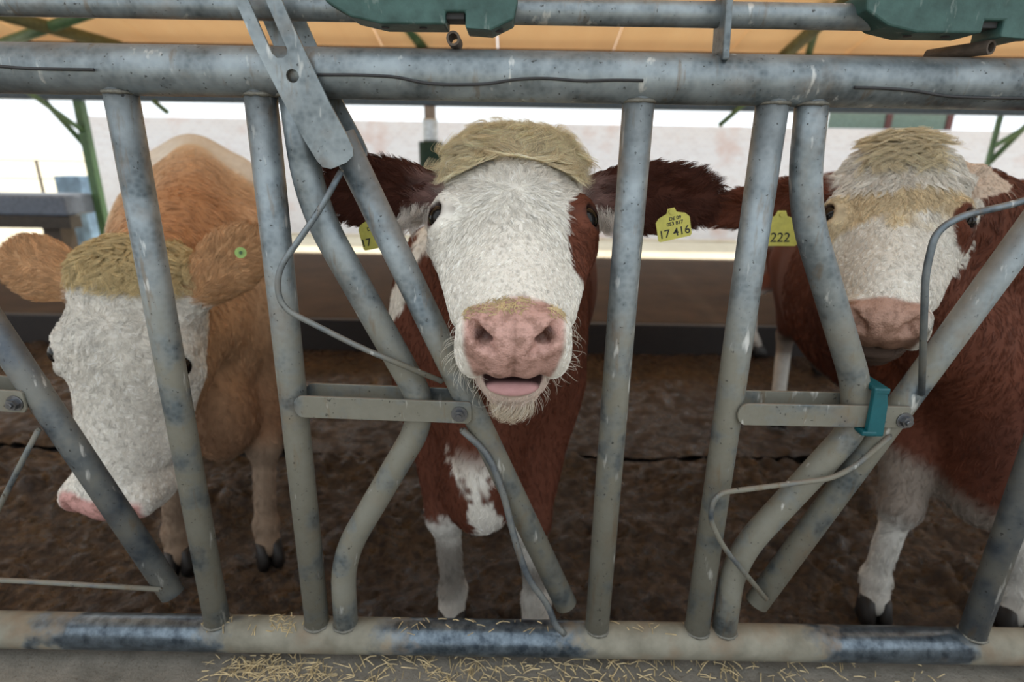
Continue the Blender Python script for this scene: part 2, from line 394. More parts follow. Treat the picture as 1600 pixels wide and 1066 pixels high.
# bracket plates that hold the pivots
def hexbolt(p, parent, r=.0105):
    p = np.asarray(p, float)
    t = tube('washer', [p, p + (0, -.003, 0)], r * 1.45, M['bolt'], parent, seg=20)
    V, Fc = sweep([p + (0, -.003, 0), p + (0, -.012, 0)], r, 6); fix_caps(mesh('nut', V, Fc, M['bolt'], parent, smooth=False, loc=p))
    tube('stud', [p + (0, -.010, 0), p + (0, -.017, 0)], r * .5, M['bolt'], parent, seg=12)
def bracket(L, R, h, bolt):
    a, b = at(*L, -.031), at(*R, -.031); poly = []
    for i in range(9):
        t = math.pi / 2 + math.pi * i / 8; poly.append((a[0] + .018 * math.cos(t) + .018, a[2] + h / 2 * math.sin(t)))
    poly += [(b[0] - .006, b[2] - h / 2), (b[0], b[2] - h / 2 + .008), (b[0], b[2] + h / 2 - .004), (b[0] - .004, b[2] + h / 2)]
    e = empty('pivot_bracket', (a[0], 0, a[2])); e.parent = FB
    extrude_poly('plate', poly, -.034, -.028, M['galv'], e); extrude_poly('plate', poly, .028, .034, M['galv'], e)
    c = at(*bolt, -.034); hexbolt(c, e)
    tube('pivot_pin', [(c[0], -.034, c[2]), (c[0], .045, c[2])], .006, M['bolt'], e, seg=12)
bracket((459, 635), (737, 645), .044, (718, 647)); bracket((1152, 647), (1420, 652), .044, (1413, 657)); bracket((-230, 612), (40, 628), .044, (24, 630))
# locking bars
def lock_bar(A, B, plate=None, r=.0245, mat='galv'):
    a, b = at(*A, -.004), at(*B, -.004)
    o = tube('locking_bar', [a, b], r, M[mat], FB)
    return o, a, b
lb, a, b = lock_bar((532, 212), (884, 944))
plate_px = [(345, -60), (368, 0), (400, 75), (440, 152), (477, 220), (496, 251), (505, 261), (518, 264), (542, 254), (552, 244), (552, 232), (543, 212), (515, 160), (478, 82), (450, 22), (436, -12), (417, -60),
            (389, -60), (416, 0), (434, 42), (446, 68), (450, 78), (449, 86), (443, 91), (434, 91), (426, 84), (407, 42), (389, 0), (364, -60)]
pl = [at(x_, y_, -.044) for x_, y_ in plate_px]; pl = [(p[0], p[2]) for p in pl]
hc = at(458, 119, -.044); hole = [(hc[0] + .0098 * math.cos(t * math.pi / 10), hc[2] + .0098 * math.sin(t * math.pi / 10)) for t in range(20)]
extrude_poly('fork_plate', pl, -.047, -.041, M['galv'], lb, holes=[hole], bev=0); extrude_poly('fork_plate', pl, .041, .047, M['galv'], lb, holes=[hole], bev=0)
box('spacer', ((at(535, 240, 0)[0]), 0, at(535, 240, 0)[2]), (.03, .082, .03), M['galv'], lb)
def rod(pts, Y, parent, r=.0052, bend=.035, mat='rod'):
    P = [at(p[0], p[1], p[2] if len(p) > 2 else Y) for p in pts]
    tube('guard_rod', P, r, M[mat], parent, bend=bend, seg=14)
    for q in (P[0], P[-1]): weld(q, .003, parent, (0, 1, 0))
rod([(533, 268, -.03), (500, 328, -.045), (432, 425, -.06), (437, 480, -.06), (560, 542, -.045), (690, 596, -.03)], 0, lb)
rod([(722, 672, -.028), (762, 708, -.032), (785, 765, -.04), (806, 850, -.05), (825, 905, -.05), (856, 945, -.045), (868, 978, -.045), (882, 991, -.045)], 0, lb, .0068, mat='galv_worn')
def bar_top(p0, p1, z):
    q0, q1 = at(*p0, -.004), at(*p1, -.004); return q0 + (q1 - q0) * ((z - q0[2]) / (q1[2] - q0[2]))
ztop = at(532, 212, -.004); 
def clipped_bar(A, B, mirror, **k):
    T = bar_top(A, B, ztop[2]); o = tube('locking_bar', [T, at(*B, -.004)], .0245, M[k.get('mat', 'galv')], FB)
    f = (lambda p: (T[0] + (ztop[0] - p[0]), p[1])) if mirror else (lambda p: (p[0] + T[0] - ztop[0], p[1]))
    P_, H_ = [f(p) for p in pl], [f(p) for p in hole]
    for y_ in (-.047, .041): extrude_poly('fork_plate', P_, y_, y_ + .006, M['galv'], o, holes=[H_], bev=0)
    return o
lb2 = clipped_bar((1620, 344), (1182, 942), True)
rod([(1390, 682, -.03), (1338, 728, -.035), (1300, 748, -.04), (1118, 771, -.06), (1108, 810, -.06), (1130, 855, -.05), (1197, 936, -.03)], 0, lb2)
rod([(1660, 290, -.04), (1600, 315, -.05), (1500, 338, -.06), (1462, 362, -.06), (1446, 425, -.06), (1440, 616, -.035)], 0, lb2, .0058)
lb0 = clipped_bar((-40, 466), (270, 928), False, mat='galv_worn')
rod([(60, 672, -.03), (30, 730, -.05), (-30, 850, -.06), (-20, 906, -.06), (30, 908, -.055), (250, 921, -.03)], 0, lb0)
# teal clip
cpx = at(1371, 640, -.045)
cl = empty('clip', (cpx[0], -.045, cpx[2])); cl.parent = FB
poly = [at(x_, y_, -.045) for x_, y_ in ((1366, 606), (1386, 606), (1387, 630), (1379, 682), (1352, 682), (1362, 632))]; poly = [(p[0], p[2]) for p in poly]
extrude_poly('strap', poly, -.048, -.036, M['teal'], cl, bev=.003)
poly2 = [at(x_, y_, .0) for x_, y_ in ((1362, 598), (1387, 598), (1387, 612), (1362, 612))]; poly2 = [(p[0], p[2] + .004) for p in poly2]
box('buckle', (cpx[0] + .002, -.005, at(1376, 612, -.045)[2] + .001), (.024, .088, .012), M['teal'], cl)
box('buckle', (cpx[0] - .006, -.005, at(1362, 678, -.045)[2] + .001), (.028, .088, .010), M['teal'], cl)
# green plastic latch blocks on the pipe
def latch_block(x_off, name='latch_block'):
    outer = [(500, -28), (508, 2), (548, 26), (595, 37), (696, 38), (696, 18), (727, 18), (727, 44), (768, 47), (803, 30), (809, 0), (800, -28)]
    P = [at(x_, y_, -.045) for x_, y_ in outer]; P = [(p[0] + x_off, p[2]) for p in P]
    e = empty(name, (P[0][0], 0, P[0][1])); e.parent = FB
    extrude_poly('housing', P, -.045, .018, M['green'], e, bev=.003)
    for px in (600, 660, 780):
        c = at(px, 40, -.03); tube('screw_socket', [(c[0] + x_off, -.02, P[4][1] - .002 if px < 700 else P[7][1]), (c[0] + x_off, -.02, P[4][1] + .01)], .006, M['black'], e, seg=12)
    c = at(712, 30, -.02); box('recess_shade', (c[0] + x_off, -.015, P[5][1] - .002), (.03, .04, .012), M['black'], e, bev=.001)  # black box added in the notch for the shade of its recess
latch_block(0); xo = at(1352, 14, -.045)[0] - at(505, 0, -.045)[0]; latch_block(xo)
# hanger strap between pipe and rail
a, b = at(1125, 98, -.01), at(1134, -40, -.01)
d = b - a; u = d / np.linalg.norm(d); Rm = np.stack([np.cross([0, 1, 0], u), [0, 1, 0], u], 1)
box('hanger', (a + b) / 2, (.011, .055, np.linalg.norm(d)), M['galv'], FB, R=Rm)
# short pipe stubs lying on the rail
for px, py, ln_, dx in ((708, 66, .05, 0), (1546, 85, .09, -.035)):
    c = at(px, py, -.03); zz = zt0 + RR + .0105
    V, Fc = [], []; n = 20; P0 = np.array([c[0], -.03, zz]); P1 = P0 + (dx, ln_, 0)
    ax = (P1 - P0) / np.linalg.norm(P1 - P0); uu, vv = frame_of(ax)
    for (pp, r_) in ((P0, .0105), (P0, .007), (P1, .007), (P1, .0105)):
        for k in range(n): V.append(pp + r_ * (math.cos(2 * math.pi * k / n) * uu + math.sin(2 * math.pi * k / n) * vv))
    for s_ in range(4):
        for k in range(n): Fc.append((s_ * n + k, s_ * n + (k + 1) % n, ((s_ + 1) % 4) * n + (k + 1) % n, ((s_ + 1) % 4) * n + k))
    mesh('pipe_stub', V, Fc, M['rust'], FB, smooth=False, loc=P0)
# black cables lying along the front of the top rail
def cable(pts, label):
    P = []
    for x_, y_ in pts:
        p = at(x_, y_, -.03); z = p[2]; dz = z - zt0
        for _ in range(3):
            yy = -math.sqrt(max(1e-6, (RR + .0015) ** 2 - dz * dz)); p = at(x_, y_, yy); dz = p[2] - zt0
        P.append(p)
    o = tube('cable', P, .0023, M['black'], None, bend=.02, seg=8, label=label, cat='cable')
cable([(480, 117), (560, 117), (620, 120), (660, 130), (700, 133), (760, 132), (805, 124), (850, 122), (910, 127), (960, 125), (1005, 126)], 'long black cable wavering along the top rail above the middle cow')
cable([(-10, 103), (40, 107), (80, 108), (147, 109)], 'short black cable on the top rail at the far left')
cable([(1335, 137), (1380, 138), (1430, 142), (1480, 151), (1540, 153), (1640, 154)], 'black cable on the top rail above the white-faced right cow')

# ================================================================ animals
class Field:
    def __init__(s, xs, ys, zs):
        s.ax = [np.asarray(a, np.float32) for a in (xs, ys, zs)]; s.V = np.full([len(a) for a in s.ax], 9.0, np.float32)
    def sub(s, c, ext):
        sl = []
        for a, ci, e in zip(s.ax, c, ext):
            i0 = max(0, int(np.searchsorted(a, ci - e)) - 1); i1 = min(len(a), int(np.searchsorted(a, ci + e)) + 1)
            if i1 <= i0: return None
            sl.append(slice(i0, i1))
        return tuple(sl)
    def put(s, sl, d, k, neg):
        A = s.V[sl]
        if neg:
            b = -d; h = np.clip(.5 + .5 * (A - b) / k, 0, 1); s.V[sl] = b + (A - b) * h + k * h * (1 - h)
        else:
            h = np.clip(.5 + .5 * (A - d) / k, 0, 1); s.V[sl] = A + (d - A) * h - k * h * (1 - h)
    def ell(s, c, r, R=None, k=.02, neg=False):
        r = np.asarray(r, float); R = np.eye(3) if R is None else np.asarray(R)
        ext = np.sqrt(((R * r) ** 2).sum(1)) + k + .03; sl = s.sub(c, ext)
        if sl is None: return
        X = (s.ax[0][sl[0]] - c[0])[:, None, None]; Y = (s.ax[1][sl[1]] - c[1])[None, :, None]; Z = (s.ax[2][sl[2]] - c[2])[None, None, :]
        q = [(R[0, j] * X + R[1, j] * Y + R[2, j] * Z) for j in range(3)]
        k0 = np.sqrt(sum((q[j] / r[j]) ** 2 for j in range(3))); k1 = np.sqrt(sum((q[j] / r[j] ** 2) ** 2 for j in range(3)))
        d = k0 * (k0 - 1) / np.maximum(k1, 1e-6); s.put(sl, d.astype(np.float32), k, neg)
    def cone(s, a, b, ra, rb, k=.02, neg=False):
        a = np.asarray(a, float); b = np.asarray(b, float); c = (a + b) / 2; R_ = max(ra, rb)
        ext = np.abs(b - a) / 2 + R_ + k + .03; sl = s.sub(c, ext)
        if sl is None: return
        X = (s.ax[0][sl[0]] - a[0])[:, None, None]; Y = (s.ax[1][sl[1]] - a[1])[None, :, None]; Z = (s.ax[2][sl[2]] - a[2])[None, None, :]
        ab = b - a; t = np.clip((X * ab[0] + Y * ab[1] + Z * ab[2]) / ab.dot(ab), 0, 1)
        d = np.sqrt((X - t * ab[0]) ** 2 + (Y - t * ab[1]) ** 2 + (Z - t * ab[2]) ** 2) - (ra + (rb - ra) * t)
        s.put(sl, d.astype(np.float32), k, neg)
    def surface(s):
        V = s.V; neg = V < 0; nx, ny, nz = V.shape
        cnt = np.zeros((nx - 1, ny - 1, nz - 1), np.uint8)
        for i in (0, 1):
            for j in (0, 1):
                for k in (0, 1): cnt += neg[i:nx - 1 + i, j:ny - 1 + j, k:nz - 1 + k]
        act = (cnt > 0) & (cnt < 8); I = np.argwhere(act); idx = np.full(act.shape, -1, np.int32); idx[act] = np.arange(len(I))
        co = np.array([[i, j, k] for i in (0, 1) for j in (0, 1) for k in (0, 1)])
        val = np.stack([V[I[:, 0] + c[0], I[:, 1] + c[1], I[:, 2] + c[2]] for c in co], 1)
        px = np.stack([np.stack([s.ax[d][I[:, d] + c[d]] for d in range(3)], 1) for c in co], 1)
        acc = np.zeros((len(I), 3)); n = np.zeros(len(I))
        for e0 in range(8):
            for d in range(3):
                c = co[e0].copy()
                if c[d]: continue
                c[d] = 1; e1 = int(c[0] * 4 + c[1] * 2 + c[2]); a, b = val[:, e0], val[:, e1]; m_ = (a < 0) != (b < 0)
                t = np.where(m_, a / np.where(m_, a - b, 1), 0)[:, None]; acc += np.where(m_[:, None], px[:, e0] + t * (px[:, e1] - px[:, e0]), 0); n += m_
        P = acc / n[:, None]; Q = []
        for d in range(3):
            o1, o2 = [(1, 2), (2, 0), (0, 1)][d]; A = np.take(neg, range(0, neg.shape[d] - 1), d); B = np.take(neg, range(1, neg.shape[d]), d)
            E = np.argwhere(A != B); ok = (E[:, o1] > 0) & (E[:, o2] > 0) & (E[:, o1] < neg.shape[o1] - 1) & (E[:, o2] < neg.shape[o2] - 1); E = E[ok]
            fl = A[E[:, 0], E[:, 1], E[:, 2]]
            def g(a1, a2):
                G = E.copy(); G[:, o1] -= a1; G[:, o2] -= a2; return idx[G[:, 0], G[:, 1], G[:, 2]]
            q = np.stack([g(1, 1), g(0, 1), g(0, 0), g(1, 0)], 1); q[~fl] = q[~fl][:, ::-1]; Q.append(q)
        return P, np.concatenate(Q)
def axis_coords(spans):
    """spans: [(start, end, step)...] contiguous"""
    out = []
    for a, b, st in spans: out.append(np.linspace(a, b, max(2, int(round((b - a) / st)) + 1))[:-1])
    out.append([spans[-1][1]]); return np.concatenate(out)
def vert_normals(P, Q):
    n = np.cross(P[Q[:, 2]] - P[Q[:, 0]], P[Q[:, 3]] - P[Q[:, 1]]); N = np.zeros_like(P)
    for j in range(4): np.add.at(N, Q[:, j], n)
    return N / np.maximum(np.linalg.norm(N, axis=1, keepdims=True), 1e-12)
def unit(v): v = np.asarray(v, float); return v / np.linalg.norm(v)
def rot_axis(ax, ang):
    return np.array(Matrix.Rotation(ang, 3, Vector(ax)))

def hide_material():
    m = Mat('cow_hide', .7, 0, .3); a = m.n('ShaderNodeAttribute'); a.attribute_name = 'Col'
    n = m.noise(45, 5, .6); c = m.mix(m.ramp(n, .3, .7, 0, .35), a.outputs[0], m.mix(1.0, a.outputs[0], (.55, .5, .45), 'MULTIPLY'))
    w = m.n('ShaderNodeAttribute'); w.attribute_name = 'wet'
    fine = m.noise(420, 3, .6); vor = m.n('ShaderNodeTexVoronoi'); vor.inputs['Scale'].default_value = 330; m.l(m.pos(), vor.inputs['Vector'])
    c = m.mix(m.math('MULTIPLY', w.outputs['Fac'], m.ramp(m.noise(55, 5, .7), .46, .62, 0, .55)), c, srgb(96, 66, 48))
    m.color(c)
    m.l(m.ramp(w.outputs['Fac'], 0, 1, .8, .42), m.b.inputs['Roughness'])
    m.b.inputs['Subsurface Weight'].default_value = .0
    h = m.math('ADD', m.math('MULTIPLY', vor.outputs['Distance'], m.math('MULTIPLY', w.outputs['Fac'], .8)), m.math('MULTIPLY', fine, .6))
    m.bump(h, .5, .0025); return m.m
M['hide'] = hide_material()
def hair_material():
    m = Mat('cow_hair', .55, 0, .25); a = m.n('ShaderNodeAttribute'); a.attribute_name = 'Col'; m.color(a.outputs[0]); return m.m
M['hair'] = hair_material()
M['eye'] = Mat('eye_ball', .10, 0, .3).m; M['eye'].node_tree.nodes['Principled BSDF'].inputs['Base Color'].default_value = (.008, .006, .005, 1)
M['hoof'] = simple('hoof_horn', srgb(40, 36, 34), .5)
M['lid'] = simple('eyelid_skin', srgb(96, 66, 58), .45)

def fur(name, parent, P, Q, N, C, count, weight, length, direction, lift=.45, clump=.7, clump_size=.012, radius=.00028, wave=.25, jit=.16, seed=1, dnoise=.35):
    r = np.random.default_rng(seed)
    T = np.concatenate([Q[:, [0, 1, 2]], Q[:, [0, 2, 3]]]); A = np.linalg.norm(np.cross(P[T[:, 1]] - P[T[:, 0]], P[T[:, 2]] - P[T[:, 0]]), axis=1)
    w = A * np.clip(weight[T].mean(1), 0, None); keep = w > 0; T = T[keep]; w = w[keep]
    if not len(w): return None
    area = w.sum() / 2
    ti = r.choice(len(T), count, p=w / w.sum()); b = r.random((count, 2)); f = b.sum(1) > 1; b[f] = 1 - b[f]; bc = np.stack([1 - b.sum(1), b[:, 0], b[:, 1]], 1)
    def itp(X): return (X[T[ti]] * (bc[..., None] if X.ndim > 1 else bc)).sum(1)
    p = itp(P); n = itp(N); n /= np.linalg.norm(n, axis=1, keepdims=True); c = itp(C); L = itp(length) * r.uniform(.7, 1.2, count)
    d = itp(direction); ns = np.stack([np_noise(p, 55, seed * 7 + i) for i in range(3)], 1)
    d = d / np.maximum(np.linalg.norm(d, axis=1, keepdims=True), 1e-6) + dnoise * ns * .6 + r.normal(size=(count, 3)) * .10
    d -= (d * n).sum(1, keepdims=True) * n; d /= np.maximum(np.linalg.norm(d, axis=1, keepdims=True), 1e-6)
    side = np.cross(n, d); K = 5; t = np.linspace(0, 1, K)[None, :, None]
    nc = max(8, int(area / clump_size ** 2)); nc = min(nc, count // 4); ci = r.choice(count, nc, replace=False)
    kd = kdtree.KDTree(nc)
    for i, q in enumerate(p[ci]): kd.insert(q, i)
    kd.balance(); near = np.fromiter((kd.find(q)[1] for q in p), int, count)
    ph = r.uniform(0, 6.28, nc)[near][:, None, None]; Lc = L[:, None, None]
    curl = r.uniform(-1, 1, nc)[near][:, None, None]
    base = p[:, None] + Lc * (t * d[:, None] + n[:, None] * lift * (t - .55 * t * t)) + Lc * wave * (np.sin(t * 5 + ph) - np.sin(ph)) * side[:, None] * .35 + Lc * curl * t * t * .3 * side[:, None]
    cb = ci[near]; cen = p[cb][:, None] + Lc * (t * d[cb][:, None] + n[cb][:, None] * lift * (t - .55 * t * t)) + Lc * wave * (np.sin(t * 5 + ph) - np.sin(ph)) * side[cb][:, None] * .35 + Lc * curl * t * t * .3 * side[cb][:, None]
    pts = base + (cen - base) * clump * t
    cu = bpy.data.hair_curves.new(name); cu.add_curves([K] * count)
    cu.attributes['position'].data.foreach_set('vector', (pts.reshape(-1, 3) - np.array(parent_world(parent))).astype(np.float32).ravel())
    rad = cu.attributes.get('radius') or cu.attributes.new('radius', 'FLOAT', 'POINT')
    rad.data.foreach_set('value', (radius * np.tile(np.array([1, .95, .8, .55, .12]), count)).astype(np.float32))
    ca = cu.attributes.new('Col', 'FLOAT_COLOR', 'CURVE')
    tone = (1 + r.normal(size=(count, 1)) * jit) * (1 + .10 * r.normal(size=(nc, 1))[near]); c = np.clip(c * tone, 0, 1)
    ca.data.foreach_set('color', np.concatenate([c, np.ones((count, 1))], 1).astype(np.float32).ravel())
    cu.materials.append(M['hair']); o = bpy.data.objects.new(name, cu); COL.objects.link(o); o.parent = parent; o['kind'] = 'stuff'
    return o

# colours
WHITE = np.array(srgb(232, 228, 220)); CREAM = np.array(srgb(240, 226, 194)); BROWN = np.array(srgb(100, 56, 40)); DARK = np.array(srgb(66, 36, 28))
PINK = np.array(srgb(196, 156, 146)); ORANGE = np.array(srgb(200, 164, 130)); TAN = np.array(srgb(214, 184, 132)); MUD = np.array(srgb(86, 68, 52))

class Head:
    """x right, v along the face from poll to nose, w out of the forehead; unit = metres * s"""
    def __init__(s, poll, nose, L=.455, roll=0.0, sx=1.0):
        s.sx = sx
        s.p = np.asarray(poll, float); v = np.asarray(nose, float) - s.p; s.s = np.linalg.norm(v) / L; s.v = unit(v)
        w = np.array([0, 0, 1.0]); w = w - w.dot(s.v) * s.v; s.w = unit(rot_axis(s.v, roll) @ unit(w)); s.u = np.cross(s.w, s.v); s.R = np.stack([s.u, s.v, s.w], 1)
    def k(s, v): t = np.clip((np.asarray(v) - .26) / .14, 0, 1); return 1 + (s.sx - 1) * (1 - t * t * (3 - 2 * t))
    def P(s, x, v, w): return s.p + s.s * (x * s.k(v) * s.u + v * s.v + w * s.w)
    def loc(s, P): q = (P - s.p) @ s.R / s.s; q[:, 0] /= s.k(q[:, 1]); return q

def head_fields(f, H, ears, mouth=.012):
    S = H.s
    def E(c, r, k=.02, neg=False, rot=None):
        R = H.R if rot is None else H.R @ rot; f.ell(H.P(*c), np.array([r[0] * float(H.k(c[1])), r[1], r[2]]) * S, R, k * S, neg)
    def Cn(a, b, ra, rb, k=.02, neg=False): f.cone(H.P(*a), H.P(*b), ra * S, rb * S, k * S, neg)
    rx = lambda a: np.array(Matrix.Rotation(math.radians(a), 3, 'X')); rz = lambda a: np.array(Matrix.Rotation(math.radians(a), 3, 'Z')); ry = lambda a: np.array(Matrix.Rotation(math.radians(a), 3, 'Y'))
    E((0, .10, -.105), (.122, .15, .100), .03)                      # cranium
    E((0, .02, -.055), (.100, .050, .050), .04)                     # poll
    E((0, .145, -.060), (.116, .12, .058), .03)                     # broad forehead
    E((0, .27, -.085), (.088, .16, .072), .04)                      # bridge
    E((0, .36, -.082), (.074, .10, .060), .03)
    Cn((0, .12, -.060), (0, .40, -.050), .060, .042, .05)
    for s in (-1, 1):
        E((s * .108, .168, -.064), (.030, .050, .046), .026)        # orbit rim
        Cn((s * .098, .20, -.105), (s * .070, .34, -.110), .034, .028, .04)  # cheek bone
        E((s * .062, .16, -.190), (.046, .115, .088), .04)          # masseter
        Cn((s * .060, .14, -.245), (s * .036, .40, -.160), .038, .030, .04)  # jaw
    Cn((0, .15, -.20), (0, .38, -.150), .06, .036, .05)
    # muzzle
    E((0, .425, -.072), (.076, .050, .058), .025)
    E((0, .445, -.060), (.058, .040, .052), .02)
    for s in (-1, 1):
        E((s * .050, .438, -.045), (.034, .036, .036), .016)        # nostril wings
        E((s * .055, .430, -.088), (.033, .040, .038), .016)        # upper lip pads
        E((s * .022, .456, -.088), (.020, .026, .026), .012)
        E((s * .060, .424, -.114), (.028, .040, .032), .014)
    # chin and lower lip
    E((0, .425, -.164), (.060, .052, .036), .02)
    E((0, .418, -.204), (.048, .046, .036), .025)
    E((0, .462, -.143), (.042, .020, .012), .010)
    # mouth slit
    E((0, .472, -.121), (.050, .066, mouth), .006, True, rx(14))
    for s in (-1, 1): E((s * .050, .440, -.138), (.022, .050, .0040), .006, True, ry(s * 35))
    # nostrils (comma shaped) and groove of the nose pad
    for s in (-1, 1):
        E((s * .040, .482, -.034), (.0150, .036, .0105), .008, True, ry(s * 36))
        E((s * .051, .470, -.024), (.0120, .026, .0085), .008, True, ry(s * 15))
        E((s * .058, .462, -.016), (.0100, .022, .0070), .006, True, ry(-s * 10))
        E((s * .030, .486, -.044), (.0090, .022, .0060), .006, True, ry(s * 20))
    Cn((0, .488, -.050), (0, .480, -.108), .0028, .0028, .007, True)
    # wrinkles across the bridge and eye sockets
    for s in (-1, 1):
        Cn((s * .110, .146, -.030), (s * .122, .150, -.050), .010, .009, .012)
        Cn((s * .112, .204, -.040), (s * .120, .202, -.056), .008, .008, .010)
        E((s * .127, .175, -.034), (.024, .0225, .0190), .004, True, ry(-s * 45))
    for er in ears:
        root, tip, nrm, wid = H.P(*er['root']), np.asarray(er['tip'], float), unit(er['n']), er.get('w', .052) * S
        ax = tip - root; Ln = np.linalg.norm(ax); ax = ax / Ln; nrm = unit(nrm - nrm.dot(ax) * ax); sd = np.cross(nrm, ax)
        R = np.stack([ax, sd, nrm], 1); er['R'] = R; er['rootw'] = root; er['L'] = Ln
        f.cone(root - ax * .03, root + ax * Ln * .30, er.get('rc', .030) * S, er.get('rc', .034) * S, .03 * S)
        f.ell(root + ax * Ln * .55, (Ln * .50, wid, .017 * S), R, .022 * S)
        f.ell(root + ax * Ln * .53 + nrm * .016 * S, (Ln * .40, wid * .78, .015 * S), R, .008 * S, True)

def body_fields(f, B, s, neck, legs, S=1.0, rear=True):
    """B(x, y, z): body frame, y backwards from the front legs"""
    R = B.R
    def E(c, r, k=.06): f.ell(B(*c), np.array(r) * S, R, k)
    def Cn(a, b, ra, rb, k=.05): f.cone(B(*a), B(*b), ra * S, rb * S, k)
    E((0, 1.0, .90), (.38, .84, .42), .08); E((0, .18, .86), (.245, .36, .36), .08)
    for q in (-1, 1):
        E((q * .165, .10, .93), (.115, .20, .30), .06); E((q * .20, 1.42, 1.12), (.12, .18, .16), .07)
    E((0, .20, 1.17), (.11, .32, .17), .08); Cn((0, .25, 1.26), (0, 1.6, 1.27), .08, .10, .08)
    E((0, 1.50, 1.00), (.30, .34, .37), .08); E((0, -.10, .62), (.105, .17, .19), .06); Cn((0, -.1, .55), (0, .5, .52), .09, .12, .08)
    for (x, y, kx, ky, hx, hy) in legs[:2]:
        Cn((x * .95, .08, .78), (kx, ky, .42), .105, .056, .06); E((kx, ky - .008, .41), (.054, .056, .065), .03)
        Cn((kx, ky, .42), (hx, hy, .14), .041, .036, .025); E((hx, hy, .125), (.045, .045, .04), .02); Cn((hx, hy, .13), (hx, hy - .03, .055), .037, .045, .02)
    for (x, y) in legs[2:]:
        Cn((x * 1.05, y - .10, .92), (x, y - .14, .62), .17, .10, .07); Cn((x, y - .14, .64), (x, y + .10, .50), .09, .052, .05)
        Cn((x, y + .10, .50), (x, y + .02, .14), .044, .038, .03); E((x, y + .01, .125), (.045, .045, .04), .02); Cn((x, y, .13), (x, y - .03, .055), .037, .045, .02)
    if rear: Cn((0, 1.78, 1.20), (0, 1.90, .75), .03, .028, .03)
    for a, b, ra, rb in neck: f.cone(a, b, ra, rb, .06)

class BodyFrame:
    def __init__(s, o, yaw, S=1.0, tilt=0.0, sy=1.0):
        s.tilt = tilt; s.sy = sy
        s.o = np.asarray(o, float); s.S = S; c, n = math.cos(yaw), math.sin(yaw); s.R = np.array([[c, -n, 0], [n, c, 0], [0, 0, 1.0]])
    def __call__(s, x, y, z): z = z + s.tilt * y * min(1, max(0, (z - .3) / .7)); return s.o + s.S * (s.R @ np.array([x, y * (s.sy if y > .3 else 1), z]))
    def loc(s, P): return (P - s.o) @ s.R / s.S

def hooves(root, B, legs, S):
    pts = [(l[4], l[5]) for l in legs[:2]] + [(l[0], l[1]) for l in legs[2:]]
    for (x, y) in pts:
        V, Fc = [], []
        for s_ in (-1, 1):
            b = len(V); n = 12
            for (z, r, dy) in ((.0, .034, -.035), (.03, .032, -.03), (.075, .026, -.015), (.082, .018, -.01)):
                for k in range(n):
                    a = 2 * math.pi * k / n; V.append(B(x + s_ * .024 + r * .72 * math.cos(a), y + dy - .008 + r * 1.55 * math.sin(a) - (.01 if math.sin(a) < 0 else 0), z + .002))
            for i in range(3):
                for k in range(n): Fc.append((b + i * n + k, b + i * n + (k + 1) % n, b + (i + 1) * n + (k + 1) % n, b + (i + 1) * n + k))
            Fc.append(tuple(b + k for k in reversed(range(n)))); Fc.append(tuple(b + 3 * n + k for k in range(n)))
        mesh('hoof', V, Fc, M['hoof'], root, loc=B(x, y, 0))

def sphere(name, c, r, mat, parent, n=24, sc=(1, 1, 1), R=None):
    V, Fc = [], []
    for i in range(n + 1):
        th = math.pi * i / n
        for k in range(n):
            a = 2 * math.pi * k / n; V.append((math.sin(th) * math.cos(a), math.sin(th) * math.sin(a), math.cos(th)))
    for i in range(n):
        for k in range(n): Fc.append((i * n + k, i * n + (k + 1) % n, (i + 1) * n + (k + 1) % n, (i + 1) * n + k))
    V = np.array(V) * r * np.array(sc)
    if R is not None: V = V @ np.asarray(R).T
    return mesh(name, V + np.asarray(c), Fc, mat, parent, loc=c)

def build_cow(name, label, grid, H, B, S, neck, legs, ears, colour, group=None, eyes=True, mouth=.012):
    f = Field(*grid); body_fields(f, B, 1, neck, legs, S); head_fields(f, H, ears, mouth) if H else None
    P, Q = f.surface(); N = vert_normals(P, Q)
    hl = H.loc(P) if H else None; bl = B.loc(P); C, wet, info = colour(P, N, hl, bl)
    loc = B(0, 0, 0)
    me = bpy.data.meshes.new(name); me.vertices.add(len(P)); me.vertices.foreach_set('co', (P - loc).astype(np.float32).ravel())
    me.loops.add(Q.size); me.loops.foreach_set('vertex_index', Q.astype(np.int32).ravel()); me.polygons.add(len(Q))
    me.polygons.foreach_set('loop_start', np.arange(0, Q.size, 4, dtype=np.int32)); me.polygons.foreach_set('loop_total', np.full(len(Q), 4, np.int32)) if False else None
    me.update(calc_edges=True); me.polygons.foreach_set('use_smooth', np.ones(len(Q), bool)); me.validate()
    a = me.attributes.new('Col', 'FLOAT_COLOR', 'POINT'); a.data.foreach_set('color', np.concatenate([C, np.ones((len(C), 1))], 1).astype(np.float32).ravel())
    a = me.attributes.new('wet', 'FLOAT', 'POINT'); a.data.foreach_set('value', wet.astype(np.float32))
    me.materials.append(M['hide']); o = bpy.data.objects.new(name, me); COL.objects.link(o); o.location = loc; props(o, label=label, cat='cow', group=group)
    hooves(o, B, legs, S)
    if H and eyes:
        for s in (-1, 1):
            c = H.P(s * .1150, .175, -.0470); sphere('eye', c, .0225 * H.s, M['eye'], o)
    print(name, len(P), 'verts'); return o, P, Q, N, C, hl, bl, info

def ear_masks(P, ears):
    out = []
    for er in ears:
        q = (P - er['rootw']) @ er['R']; t = q[:, 0] / er['L']
        m = (t > -.02) & (t < 1.15) & (np.abs(q[:, 1]) < er.get('w', .052) + .02) & (np.abs(q[:, 2]) < .05); out.append((m, q, t))
    return out
def sstep(a, b, x): t = np.clip((x - a) / (b - a), 0, 1); return t * t * (3 - 2 * t)
def blend(C, m, c): return C + (np.asarray(c) - C) * np.clip(m, 0, 1)[:, None]

